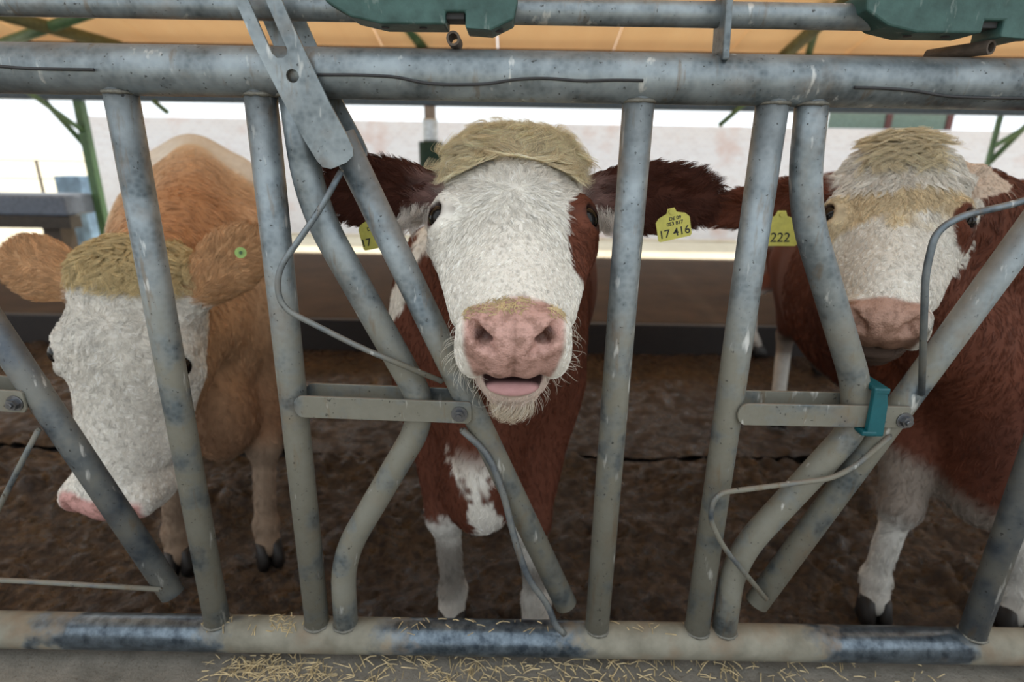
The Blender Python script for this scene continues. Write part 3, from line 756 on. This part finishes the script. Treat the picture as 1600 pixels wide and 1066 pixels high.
# ---------------------------------------------------------------- middle cow
def neckchain(B, H, S=1.0, thick=1.0):
    p0 = B(0, .12, 1.08); p1 = H.P(0, .02, -.13); p2 = H.P(0, .10, -.20); b = B(0, -.02, .80)
    mid = (p0 + p1) / 2 + np.array([0, 0, .02]); ml = (b + p2) / 2 + np.array([0, 0, -.03])
    return [(p0, mid, .20 * thick, .145 * thick), (mid, p1, .145 * thick, .105 * thick), (b, ml, .15 * thick, .105 * thick), (ml, p2, .105 * thick, .075 * thick), (p0, ml, .16, .11)]
HM = Head(at(803, 220, .16), at(804, 500, -.235), sx=1.10); print('head scale M', HM.s)
BM = BodyFrame((at(760, 700, .5)[0], .47, 0), math.radians(-3), 1.0)
legM = [(-.17, 0, -.115, -.04, -.10, -.03), (.17, 0, .135, -.06, .16, -.05), (-.18, 1.75), (.18, 1.75)]
earsM = [dict(root=(-.108, .055, -.085), tip=at(508, 300, .14), n=(.05, -1, -.25), w=.064), dict(root=(.108, .055, -.085), tip=at(1112, 312, .14), n=(-.05, -1, -.25), w=.066)]
def colM(P, N, h, b):
    C = np.tile(BROWN, (len(P), 1)); nz = np_noise(P, 60, 5) * .006 + np_noise(P, 160, 6) * .003; nb = np_noise(P, 9, 8)
    C = blend(C, sstep(.2, 1.2, nb) * .4, DARK)
    # belly, chest and legs
    C = blend(C, sstep(.02, .0, np.abs(b[:, 0] + .02 + .2 * (b[:, 2] - .72)) - .024 + nz * 3) * sstep(.74, .66, b[:, 2]) * sstep(.25, .1, b[:, 1]), WHITE)
    C = blend(C, sstep(.44, .40, b[:, 2] + nz * 3 + .05 * (b[:, 0] > 0)), WHITE)
    C = blend(C, sstep(.10, .04, np.abs(b[:, 2] - .24) + .04 * nb) * .6, MUD); C = blend(C, sstep(.52, .45, b[:, 2]) * .08, MUD)
    C = blend(C, sstep(.012, .0, np.abs(b[:, 0] + .26 - .5 * (b[:, 2] - 1.0)) - .02 + nz) * sstep(.7, .9, b[:, 2]) * (b[:, 0] < 0) * (b[:, 1] > -.3), WHITE)
    face = (h[:, 1] > -.05) & (h[:, 1] < .6) & (np.abs(h[:, 0]) < .16) & (h[:, 2] > -.29 + .0 * h[:, 1])
    back = sstep(-.02, .03, h[:, 1] + .35 * (h[:, 2] + .12) + nz)
    C = blend(C, face * back, WHITE)
    C = blend(C, face * sstep(.075, .055, h[:, 1] - .05 * np.abs(h[:, 0]) * 8 * 0 + nz) * (h[:, 2] > -.1), CREAM)
    # brown patch round the eye on the right
    e = np.sqrt(((h[:, 0] - .118) / .036) ** 2 + ((h[:, 1] - .185 - .02) / .082) ** 2)
    C = blend(C, face * (h[:, 0] > .05) * sstep(1.12, .92, e + nz * 14) * (h[:, 2] > -.15), BROWN * 1.1)
    # muzzle
    pad = sstep(.410, .424, h[:, 1] + .25 * (h[:, 2] + .05) * (h[:, 2] > -.05) + nz * .6) * sstep(.076, .066, np.abs(h[:, 0]) + .25 * np.maximum(0, -.06 - h[:, 2])) * sstep(-.122, -.114, h[:, 2])
    C = blend(C, pad, PINK)
    low = (h[:, 1] < .56) * (np.abs(h[:, 0]) < .10) * (h[:, 2] > -.27) * sstep(-.13, -.145, h[:, 2]) * sstep(.33, .38, h[:, 1]); C = blend(C, low * .65, srgb(186, 156, 142))
    lipz = sstep(.050, .044, np.abs(h[:, 0])) * sstep(-.149, -.143, h[:, 2]) * sstep(-.112, -.120, h[:, 2]) * (h[:, 1] > .36); C = blend(C, lipz, srgb(190, 146, 146))
    C = blend(C, lipz * sstep(.470, .460, h[:, 1]), srgb(46, 22, 22))  # shade inside the shallow mouth slit painted into the colour
    C = blend(C, pad * sstep(.0045, .001, np.abs(h[:, 0])) * .35, srgb(110, 80, 66))
    wet = pad.copy()
    # dark inside nostrils
    for s in (-1, 1):
        d = np.sqrt(((h[:, 0] - s * .042) / .017) ** 2 + ((h[:, 2] + .032) / .013) ** 2); C = blend(C, (h[:, 1] > .42) * (h[:, 1] < .462) * sstep(1.1, .6, d) * .9, srgb(58, 30, 28))
        d = np.sqrt(((h[:, 1] - .175) / .025) ** 2 + ((h[:, 2] + .040) / .021) ** 2); C = blend(C, (s * h[:, 0] > .09) * sstep(1.15, .85, d), srgb(70, 48, 44))
    em = ear_masks(P, earsM); ear = np.zeros(len(P)); inner = np.zeros(len(P))
    for m_, q, t in em:
        mm = m_ & (t > .04); ear = np.maximum(ear, mm * sstep(.02, .10, t)); inn = mm * (q[:, 2] > -.004) * (np.abs(q[:, 1]) < .045) * sstep(.0, .4, (N @ unit((0, -1, -.25)))); inner = np.maximum(inner, inn)
        C = blend(C, mm * sstep(.0, .12, t), DARK * 1.15 + BROWN * .2); C = blend(C, inn * sstep(.4, .15, t) * .4, srgb(180, 150, 145))
    return C, wet, dict(ear=ear, inner=inner, pad=pad, em=em, face=face)
gx = axis_coords([(-.62, -.47, .015), (-.47, .47, .004), (.47, .62, .015)]); gy = axis_coords([(-.36, .34, .004), (.34, .7, .012), (.7, 2.6, .025)])
gz = axis_coords([(-.02, .98, .014), (.98, 1.58, .004)])
cowM, P, Q, N, C, h, b, inf = build_cow('cow', 'red-brown cow with a white face looking straight out through the middle gap', (gx, gy, gz), HM, BM, 1.0, neckchain(BM, HM), legM, earsM, colM, mouth=.0080)
def face_dir(H, h, whorl=(0, .165)):
    dx, dv = h[:, 0] - whorl[0], h[:, 1] - whorl[1]; r_ = np.sqrt(dx * dx + dv * dv) + 1e-6
    rad = np.stack([dx / r_, dv / r_, np.zeros_like(dx)], 1); nose = np.stack([dx * 3, np.ones_like(dx), -.5 * np.ones_like(dx)], 1)
    k = sstep(.03, .15, dv)[:, None]; return (rad * (1 - k) + nose * k) @ H.R.T
hairface = inf['face'] * (1 - inf['ear']) * (1 - sstep(.1, .5, inf['pad'])) * (1 - (h[:, 1] > .463) * (h[:, 2] > -.13)) * (1 - (np.abs(h[:, 2] + .128) < .028) * (np.abs(h[:, 0]) < .056) * (h[:, 1] > .40)) * (1 - .45 * (h[:, 2] < -.13) * (h[:, 1] > .38))
for s in (-1, 1): hairface *= ~((s * h[:, 0] > .09) & (((h[:, 1] - .175) / .030) ** 2 + ((h[:, 2] + .040) / .024) ** 2 < 1))
front = sstep(-.25, .1, -(N @ unit((0, 1, -.2))))
def eye_near(h): return np.minimum(*[np.sqrt((h[:, 0] - s_ * .125) ** 2 + (h[:, 1] - .174) ** 2 + (h[:, 2] + .04) ** 2) for s_ in (-1, 1)])
lenf = .005 + .015 * sstep(.32, .18, h[:, 1]) * (h[:, 2] > -.12) * sstep(.03, .075, eye_near(h))
fur('face_hair', cowM, P, Q, N, C, 62000, hairface * (.2 + front), lenf, face_dir(HM, h), lift=.36, clump=.85, clump_size=.0085, radius=.00028, wave=.35, seed=2)
# forelock on the poll
lock = inf['face'] * sstep(.075, .05, h[:, 1]) * sstep(.100, .085, np.abs(h[:, 0])) * (h[:, 2] > -.09)
dl = np.stack([np.sign(h[:, 0]) * (.15 + 7 * np.abs(h[:, 0])), .9 * sstep(.03, .08, h[:, 1]) - .5, np.full(len(h), .8)], 1) @ HM.R.T
fur('forelock', cowM, P, Q, N, np.tile(CREAM, (len(P), 1)), 24000, lock, np.full(len(P), .050), dl, lift=.95, clump=.6, clump_size=.008, radius=.00026, wave=.9, seed=3, jit=.22)
for (m_, q, t), er, sd in zip(inf['em'], earsM, (4, 5)):
    ax = er['R'][:, 0]; down = np.array([0, -.3, -1.0])
    edge = m_ & (t > .05)
    de = np.tile(ax, (len(P), 1)) + np.sign(q[:, 1])[:, None] * er['R'][:, 1][None] * .55
    fur('ear_hair', cowM, P, Q, N, np.clip(C * 1.0, 0, 1), 13000, edge * (1.0 - .75 * inf['inner']), .018 + .012 * t.clip(0, 1), de, lift=.5, clump=.6, clump_size=.010, radius=.00035, seed=sd)
    axp = (P - er['rootw']) - (t * er['L'])[:, None] * ax; inl = m_ & (t > .02) & (t < .42) & (N[:, 1] < .2) & (axp[:, 2] < -.012)
    fur('ear_tuft', cowM, P, Q, N, np.tile(np.array(srgb(232, 222, 214)), (len(P), 1)), 1500, inl * 1.0, np.full(len(P), .042), np.tile(down + ax * .3, (len(P), 1)), lift=.7, clump=.8, clump_size=.016, radius=.0003, seed=sd + 10)
bw = (~inf['face']) * (1 - inf['ear']) * (b[:, 1] < .6) * (b[:, 2] > .1) * sstep(-.1, .4, -N[:, 1] + .25)
fur('coat', cowM, P, Q, N, C, 26000, bw, np.full(len(P), .016), np.tile(np.array([0, .15, -1.0]), (len(P), 1)), lift=.3, clump=.7, clump_size=.014, radius=.0006, seed=6)
# whiskers
wk = inf['face'] * (h[:, 1] > .36) * ((np.abs(h[:, 0]) > .05) | (h[:, 2] < -.165)) * (h[:, 2] < -.07) * (1 - inf['pad'])
fur('whiskers', cowM, P, Q, N, np.tile(np.array(srgb(215, 210, 198)), (len(P), 1)), 240, wk, np.full(len(P), .024), N + np.array([0, 0, -.3]), lift=1.8, clump=0, clump_size=.02, radius=.00018, wave=.1, seed=7, dnoise=.2)
bt = inf['face'] * (h[:, 2] < -.19) * (h[:, 1] > .32) * (np.abs(h[:, 0]) < .035)
fur('chin_tuft', cowM, P, Q, N, np.tile(np.array(srgb(200, 186, 166)), (len(P), 1)), 900, bt, np.full(len(P), .030), np.tile([0, -.1, -1.0], (len(P), 1)), lift=1.0, clump=.3, clump_size=.01, radius=.00025, seed=8)

fur('forelock', cowM, P, Q, N, np.tile(CREAM * 1.05, (len(P), 1)), 5000, lock * sstep(.05, .03, h[:, 1]), np.full(len(P), .050), dl, lift=1.2, clump=.9, clump_size=.016, radius=.0003, wave=1.3, seed=43, jit=.2)
# straw crumbs
M['straw'] = simple('straw', srgb(184, 164, 124), .6, var=.4, scale=60, bump=0)
def straw(name, pts, nrm, lens, wid, seed, **k):
    r = np.random.default_rng(seed); V, Fc = [], []
    for p, n_, L_ in zip(pts, nrm, lens):
        d = r.normal(size=3); d -= d.dot(n_) * n_ * r.uniform(.8, 1); d /= np.linalg.norm(d); sd = np.cross(n_, d); sd /= max(1e-6, np.linalg.norm(sd)); up = np.cross(d, sd); bq = len(V); w_ = wid * r.uniform(.6, 1.3)
        bend = n_ * r.uniform(0, .15) * L_
        for t_, o_ in ((-.5, 0), (0, 1), (.5, 0)):
            c = p + n_ * wid * .8 + d * L_ * t_ + bend * o_
            for a_, b_ in ((-1, -.5), (1, -.5), (0, .8)): V.append(c + sd * w_ * a_ + up * w_ * b_)
        for i in range(2):
            for j in range(3): Fc.append((bq + i * 3 + j, bq + i * 3 + (j + 1) % 3, bq + (i + 1) * 3 + (j + 1) % 3, bq + (i + 1) * 3 + j))
    return mesh(name, V, Fc, M['straw'], None, smooth=False, loc=pts[0], kind='stuff', **k)
nm = np.where(inf['face'] & (h[:, 1] > .408) & (h[:, 1] < .440) & (h[:, 2] > -.03) & (np.abs(h[:, 0]) < .072) & (np_noise(P, 130, 77) > -.2))[0]; ch = rng.choice(nm, 230)
straw('straw_crumbs', P[ch], N[ch], rng.uniform(.004, .014, 260), .0007, 4, label='straw crumbs stuck on top of the middle cow\'s pink nose', cat='straw')

# ---------------------------------------------------------------- left cow, head lowered
HL = Head(at(176, 412, .30), at(146, 806, .165), roll=-.58, sx=.88); print('head scale L', HL.s)
BL = BodyFrame((-1.02, .82, 0), math.radians(27), 1.0, tilt=.07)
legL = [(-.17, 0, -.17, -.02, -.20, -.03), (.17, 0, .12, -.06, .09, -.12), (-.18, 1.75), (.18, 1.75)]
earsL = [dict(root=(-.108, .05, -.085), tip=at(6, 398, .36), n=(.1, .2, 1), w=.058), dict(root=(.108, .05, -.085), tip=at(408, 366, .42), n=(-.3, .2, 1), w=.058)]
for e_ in earsL: e_['n'] = (-.4, .85, -.1)
def colL(P, N, h, b):
    C = np.tile(ORANGE, (len(P), 1)); nz = np_noise(P, 60, 15) * .006; nb = np_noise(P, 7, 18)
    C = blend(C, sstep(.25, .0, np.abs(b[:, 0])) * sstep(.35, -.1, b[:, 1]) * sstep(1.0, 1.2, b[:, 2]) * .7, srgb(176, 122, 80)); C = blend(C, sstep(.5, .9, b[:, 1] + .12 * nb) * .85, srgb(226, 200, 168)); C = blend(C, sstep(.75, 1.0, b[:, 1] + .12 * nb) * sstep(.9, 1.2, b[:, 2]), WHITE)
    C = blend(C, sstep(.95, .5, b[:, 2]) * sstep(.6, .2, b[:, 1]) * .5, BROWN * 1.2); C = blend(C, sstep(.50, .40, b[:, 2]) * .75, srgb(158, 140, 122))
    face = (h[:, 1] > -.05) & (h[:, 1] < .6) & (np.abs(h[:, 0]) < .16) & (h[:, 2] > -.29) & ((h[:, 2] > -.16) | ((h[:, 1] > .30) & (h[:, 2] > -.19)))
    C = blend(C, face * sstep(.0, .04, h[:, 1] + .5 * (h[:, 2] + .10) + nz), WHITE); C = blend(C, face * sstep(.05, .03, h[:, 1] + nz) * (h[:, 2] > -.12), srgb(206, 184, 136))
    pad = sstep(.420, .434, h[:, 1] + nz * .6) * sstep(.076, .066, np.abs(h[:, 0]) + .25 * np.maximum(0, -.06 - h[:, 2])) * sstep(-.122, -.114, h[:, 2]); C = blend(C, pad, srgb(216, 164, 158))
    em = ear_masks(P, earsL); ear = np.zeros(len(P))
    for m_, q, t in em: mm = m_ & (t > .04); ear = np.maximum(ear, mm * sstep(.02, .1, t)); C = blend(C, mm * sstep(.0, .12, t), srgb(200, 158, 118))
    return C, pad.copy(), dict(ear=ear, pad=pad, em=em, face=face)
gx = axis_coords([(-2.6, -1.32, .03), (-1.32, -.45, .0055), (-.45, -.2, .02)]); gy = axis_coords([(.05, .62, .0055), (.62, .9, .012), (.9, 2.9, .028)]); gz = axis_coords([(-.02, .58, .014), (.58, 1.30, .0055), (1.30, 1.52, .02)])
def neckL(B, H):
    p0 = B(0, .12, 1.08); p1 = H.P(0, .01, -.13); p2 = H.P(0, .08, -.20); b_ = B(0, -.02, .82); mid = (p0 + p1) / 2 + np.array([0, 0, .03]); ml = (b_ + p2) / 2
    return [(p0, mid, .20, .155), (mid, p1, .155, .110), (b_, ml, .15, .12), (ml, p2, .12, .085), (p0, ml, .16, .13)]
cowL, P, Q, N, C, h, b, inf = build_cow('cow', 'pale orange cow lowering its white face behind the left posts', (gx, gy, gz), HL, BL, 1.0, neckL(BL, HL), legL, earsL, colL, mouth=.004)
toc = unit(CAM - HL.p); front = sstep(-.1, .3, N @ toc)
hairface = inf['face'] * (1 - inf['ear']) * (1 - sstep(.1, .5, inf['pad'])) * (1 - (h[:, 1] > .463))
fur('face_hair', cowL, P, Q, N, C, 36000, hairface * (.05 + front), .007 + .012 * sstep(.35, .1, h[:, 1]) * sstep(.03, .075, eye_near(h)), face_dir(HL, h, (0, .10)), lift=.4, clump=.8, clump_size=.011, radius=.00042, wave=.7, seed=22, dnoise=.6)
lock = inf['face'] * sstep(.045, .02, h[:, 1]) * sstep(.115, .09, np.abs(h[:, 0])) * (h[:, 2] > -.11)
fur('forelock', cowL, P, Q, N, np.tile(np.array(srgb(216, 196, 152)), (len(P), 1)), 16000, lock, np.full(len(P), .032), np.stack([h[:, 0] * 6, np.full(len(h), .4), np.full(len(h), .2)], 1) @ HL.R.T, lift=.95, clump=.6, clump_size=.009, radius=.00032, wave=.9, seed=23, jit=.2)
for (m_, q, t), er, sd in zip(inf['em'], earsL, (24, 25)):
    ax = er['R'][:, 0]; fur('ear_hair', cowL, P, Q, N, C, 8000, (m_ & (t > .05)) * 1.0, np.full(len(P), .018), np.tile(ax, (len(P), 1)) + np.sign(q[:, 1])[:, None] * er['R'][:, 1][None] * .4, lift=.4, clump=.6, clump_size=.012, radius=.0004, seed=sd)
bw = (~inf['face']) * (1 - inf['ear']) * (b[:, 1] < .9) * (b[:, 2] > .1) * sstep(-.1, .3, N @ toc)
fur('coat', cowL, P, Q, N, C, 26000, bw, np.full(len(P), .018), np.tile(np.array([0, .2, -1.0]), (len(P), 1)), lift=.3, clump=.75, clump_size=.02, radius=.0007, seed=26)

# ---------------------------------------------------------------- right cow
HR = Head(at(1415, 226, .31), at(1385, 490, .04), roll=.04, sx=1.08); print('head scale R', HR.s)
BR = BodyFrame((1.38, .52, 0), math.radians(-12), 1.0, sy=.80)
legR = [(-.17, 0, -.17, -.04, -.18, -.03), (.17, 0, .17, .0, .24, .02), (-.18, 1.75), (.18, 1.75)]
earsR = [dict(root=(-.108, .055, -.085), tip=at(1105, 335, .42), n=(0, -1, -.2), w=.054), dict(root=(.11, .04, -.08), tip=at(1540, 268, .40), n=(.6, -1, 0), w=.024, rc=.016)]
def colR(P, N, h, b):
    C = np.tile(BROWN * 1.05, (len(P), 1)); nz = np_noise(P, 60, 35) * .007; nb = np_noise(P, 8, 38)
    C = blend(C, sstep(.3, 1.2, nb) * .5, DARK); C = blend(C, sstep(.60, .52, b[:, 2] + .04 * nb) * .9, srgb(150, 140, 130)); C = blend(C, sstep(.42, .34, b[:, 2] + nz * 2), WHITE * .9)
    
    C = blend(C, sstep(.2, .5, nb) * sstep(1.1, 1.25, b[:, 2]) * sstep(.5, .7, b[:, 1]), WHITE)
    face = (h[:, 1] > -.07) & (h[:, 1] < .6) & (np.abs(h[:, 0]) < .16) & (h[:, 2] > -.27)
    C = blend(C, face * sstep(-.06, -.02, h[:, 1] + .45 * (h[:, 2] + .08) + nz), WHITE)
    C = blend(C, face * sstep(.045, .03, h[:, 1] + nz * 2) * sstep(.05, .03, np.abs(h[:, 0] + .01)) * .7, CREAM)
    band = sstep(.115, .128, h[:, 1] + nz + .10 * h[:, 0]) * sstep(.225, .205, h[:, 1] + nz * 2 + .35 * np.abs(h[:, 0] + .02) * (h[:, 0] > 0) - .5 * np.maximum(0, -h[:, 0] - .03))
    C = blend(C, face * band * (h[:, 2] > -.16) * .75, srgb(212, 190, 146))
    e = np.sqrt(((h[:, 0] - .118) / .024) ** 2 + ((h[:, 1] - .19) / .042) ** 2); C = blend(C, face * (h[:, 0] > .05) * sstep(1.1, .9, e + nz * 12), BROWN * 1.2)
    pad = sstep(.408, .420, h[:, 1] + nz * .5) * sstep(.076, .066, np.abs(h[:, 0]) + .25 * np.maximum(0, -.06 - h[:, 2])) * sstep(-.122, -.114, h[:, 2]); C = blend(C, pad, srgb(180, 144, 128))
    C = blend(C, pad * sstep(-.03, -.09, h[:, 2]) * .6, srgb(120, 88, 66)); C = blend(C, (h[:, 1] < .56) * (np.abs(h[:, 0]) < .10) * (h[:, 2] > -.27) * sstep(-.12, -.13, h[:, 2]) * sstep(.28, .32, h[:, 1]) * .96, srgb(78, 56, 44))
    for s in (-1, 1): d = np.sqrt(((h[:, 1] - .175) / .025) ** 2 + ((h[:, 2] + .040) / .021) ** 2); C = blend(C, (s * h[:, 0] > .09) * sstep(1.15, .85, d), srgb(80, 56, 50))
    em = ear_masks(P, earsR); ear = np.zeros(len(P))
    for i, (m_, q, t) in enumerate(em): mm = m_ & (t > .04); ear = np.maximum(ear, mm * sstep(.02, .1, t)); C = blend(C, mm * sstep(.0, .12, t), [BROWN * 1.4, srgb(214, 196, 180)][i])
    return C, pad.copy(), dict(ear=ear, pad=pad, em=em, face=face)
gx = axis_coords([(.40, 1.30, .0055), (1.30, 2.6, .025)]); gy = axis_coords([(-.02, .62, .0055), (.62, .9, .012), (.9, 2.8, .028)]); gz = axis_coords([(-.02, .98, .014), (.98, 1.60, .0055)])
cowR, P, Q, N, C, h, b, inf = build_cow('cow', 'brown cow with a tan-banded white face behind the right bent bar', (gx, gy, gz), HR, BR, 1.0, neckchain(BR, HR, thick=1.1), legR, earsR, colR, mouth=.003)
toc = unit(CAM - HR.p); front = sstep(-.1, .3, N @ toc)
hairface = inf['face'] * (1 - inf['ear']) * (1 - sstep(.1, .5, inf['pad'])) * (1 - (h[:, 1] > .463))
for s in (-1, 1): hairface *= ~((s * h[:, 0] > .09) & (((h[:, 1] - .175) / .030) ** 2 + ((h[:, 2] + .040) / .024) ** 2 < 1))
fur('face_hair', cowR, P, Q, N, C, 36000, hairface * (.05 + front), .006 + .018 * sstep(.26, .1, h[:, 1]) * sstep(.03, .075, eye_near(h)), face_dir(HR, h, (0, .02)), lift=.35, clump=.8, clump_size=.010, radius=.0004, wave=.4, seed=32)
lock = inf['face'] * sstep(.05, .03, h[:, 1]) * sstep(.06, .04, np.abs(h[:, 0] + .005)) * (h[:, 2] > -.1)
fur('forelock', cowR, P, Q, N, np.tile(np.array(srgb(226, 214, 186)), (len(P), 1)), 5000, lock, np.full(len(P), .06), np.stack([h[:, 0] * 4, np.full(len(h), 1.), np.full(len(h), .1)], 1) @ HR.R.T, lift=.6, clump=.7, clump_size=.007, radius=.0003, wave=.8, seed=33, jit=.2)
for (m_, q, t), er, sd in zip(inf['em'], earsR, (34, 35)):
    ax = er['R'][:, 0]; fur('ear_hair', cowR, P, Q, N, C, 7000 if sd == 34 else 1500, (m_ & (t > .05)) * 1.0, np.full(len(P), .024 if sd == 34 else .008), np.tile(ax, (len(P), 1)) + np.sign(q[:, 1])[:, None] * er['R'][:, 1][None] * .5, lift=.5, clump=.6, clump_size=.012, radius=.0004, seed=sd)
bw = (~inf['face']) * (1 - inf['ear']) * (b[:, 1] < .9) * (b[:, 2] > .1) * sstep(-.1, .3, N @ toc)
fur('coat', cowR, P, Q, N, C, 26000, bw, np.full(len(P), .02), np.tile(np.array([-.1, .2, -1.0]), (len(P), 1)), lift=.3, clump=.75, clump_size=.02, radius=.0007, seed=36)

# ---------------------------------------------------------------- far cow standing side-on
BF = BodyFrame((3.62, 2.90, 0), math.radians(-90 + 180), .97)
legF = [(-.17, 0, -.17, -.04, -.17, -.03), (.17, 0, .15, -.02, .15, -.02), (-.18, 1.55), (.18, 1.85)]
HF = Head(BF(0, -.62, 1.32), BF(0, -.95, 1.0))
def colF(P, N, h, b):
    C = np.tile(BROWN * 1.1, (len(P), 1)); nb = np_noise(P, 5, 48); C = blend(C, sstep(.3, .6, nb) * sstep(.8, 1.0, b[:, 2]), WHITE); C = blend(C, sstep(.55, .48, b[:, 2]), WHITE); C = blend(C, sstep(.3, .1, b[:, 2]) * .5, MUD)
    C = blend(C, (np.abs(h[:, 0]) < .16) * (h[:, 1] > .03) * (h[:, 1] < .6), WHITE); return C, np.zeros(len(P)), dict()
earsF = [dict(root=(-.108, .055, -.085), tip=BF(-.32, -.6, 1.3), n=(1, 0, 0)), dict(root=(.108, .055, -.085), tip=BF(.32, -.6, 1.3), n=(1, 0, 0))]
gx = axis_coords([(1.5, 5.2, .03)]); gy = axis_coords([(2.1, 3.4, .028)]); gz = axis_coords([(-.02, 1.6, .028)])
cowF, P, Q, N, C, h, b, inf = build_cow('cow', 'brown and white cow standing side-on in the background beyond the right posts', (gx, gy, gz), HF, BF, .97, [(BF(0, .1, 1.05), BF(0, -.5, 1.2), .2, .12), (BF(0, 0, .8), BF(0, -.5, 1.1), .15, .1)], legF, earsF, colF, eyes=False)

# ---------------------------------------------------------------- ear tags
M['tag'] = simple('yellow_tag', srgb(196, 190, 92), .45, var=.12, scale=60); M['tagf'] = simple('lime_tag', srgb(168, 206, 120), .45, var=.1)
M['ink'] = simple('tag_ink', (.02, .02, .015), .6, bump=0)
def text(body, c, size, R, parent, mat):
    t = bpy.data.curves.new('lettering', 'FONT'); t.body = body; t.size = size; t.align_x = 'CENTER'; t.align_y = 'CENTER'; t.extrude = .0002; t.offset = .0002
    t.materials.append(mat); tmp = bpy.data.objects.new('lettering', t); o = bpy.data.objects.new('lettering', bpy.data.meshes.new_from_object(tmp)); bpy.data.objects.remove(tmp); COL.objects.link(o); o.parent = parent
    m = Matrix.Identity(4)
    for i in range(3):
        for j in range(3): m[i][j] = R[i][j]
    m.translation = Vector(c) - parent_world(parent); o.matrix_local = m; return o
def tag(parent, corners, Y, lines):
    """corners: tl, tr, br, bl on the picture plane at depth Y"""
    tl, tr_, br, bl = [at(x_, y_, Y) for x_, y_ in corners]; c = (tl + tr_ + br + bl) / 4; u = unit((tr_ - tl) + (br - bl)); v = unit((tl - bl) + (tr_ - br)); v = unit(v - v.dot(u) * u); n = np.cross(u, v)
    w = (np.linalg.norm(tr_ - tl) + np.linalg.norm(br - bl)) / 4; hh = (np.linalg.norm(tl - bl) + np.linalg.norm(tr_ - br)) / 4
    pr = [(-w, -hh * .9), (-w * .9, -hh), (w * .9, -hh), (w, -hh * .85), (w, hh * .45), (w * .78, hh * .78), (w * .3, hh), (w * .2, hh * 1.35), (-w * .2, hh * 1.35), (-w * .3, hh), (-w * .8, hh * .78), (-w, hh * .5)]
    V = [c + u * a_ + v * b_ + n * z_ for z_ in (.0008, -.0008) for a_, b_ in pr]; k = len(pr)
    Fc = [tuple(range(k)), tuple(reversed(range(k, 2 * k)))] + [(i, i + k, (i + 1) % k + k, (i + 1) % k) for i in range(k)]
    o = mesh('ear_tag', V, Fc, M['tag'], parent, smooth=False, loc=c, label='yellow plastic ear tag with black numbers'); R = np.stack([u, v, n], 1)
    for s_, x_, y_, sz in lines: text(s_, c + u * x_ * w + v * y_ * hh + n * .0012, sz * hh, R, o, M['ink'])
    tube('rivet', [c + v * hh * 1.1 - n * .004, c + v * hh * 1.1 + n * .004], .005, M['tag'], o, seg=14)
    return o
YT = .075
tag(cowM, ((1022, 340), (1074, 326), (1083, 368), (1030, 378)), YT, [('17 416', 0, -.50, .86), ('DE 09', .15, .55, .36), ('053 817', .1, .18, .38)])
tag(cowM, ((560, 348), (606, 338), (612, 384), (566, 392)), .10, [('17  416', 0, -.5, .75), ('DE 09', 0, .4, .36)])
tag(cowR, ((1184, 338), (1248, 338), (1250, 384), (1186, 384)), .34, [('222', .1, -.45, .9)])
c = at(376, 395, .30); tube('ear_button', [c, c + unit(CAM - c) * .006], .0125, M['tagf'], cowL, seg=24, label='round lime-green button tag'); tube('ear_button_pin', [c, c + unit(CAM - c) * .009], .004, M['gsteel'], cowL, seg=12)

# ---------------------------------------------------------------- straw on the feed table and rail
r = np.random.default_rng(12); pts = []
for (px, py, n_, sp) in ((440, 1054, 200, .07), (390, 1042, 50, .04), (620, 1058, 110, .10), (760, 1052, 130, .10), (900, 1052, 100, .12), (1060, 1055, 120, .14), (1250, 1058, 60, .14), (1450, 1060, 25, .2)):
    c = atz(px, py, ZK)
    for _ in range(n_):
        q = c + np.array([r.normal() * sp, r.normal() * sp * .35, 0])
        if q[1] < .07: pts.append((q[0], q[1], ZK + r.uniform(0, .004)))
pts = np.array(pts); straw('straw_litter', pts, np.tile([0, 0, 1.0], (len(pts), 1)), r.uniform(.008, .045, len(pts)), .0011, 13, label='loose chopped straw scattered on the concrete feed table', cat='straw')
pts = []
for (px, n_, sp) in ((435, 50, .03), (650, 12, .05), (790, 14, .05), (1020, 10, .06), (330, 14, .03)):
    c = at(px, 970, 0)
    for _ in range(n_):
        a = r.uniform(.9, 2.1); pts.append((c[0] + r.normal() * sp, -RR * math.cos(a) * 1.0, ZB + RR * math.sin(a)))
pts = np.array(pts); nn = pts - np.array([0, 0, ZB]); nn[:, 0] = 0; nn /= np.linalg.norm(nn, axis=1, keepdims=True)
straw('straw_litter', pts, nn, r.uniform(.006, .024, len(pts)), .0009, 14, label='straw bits lying along the top of the bottom rail', cat='straw')
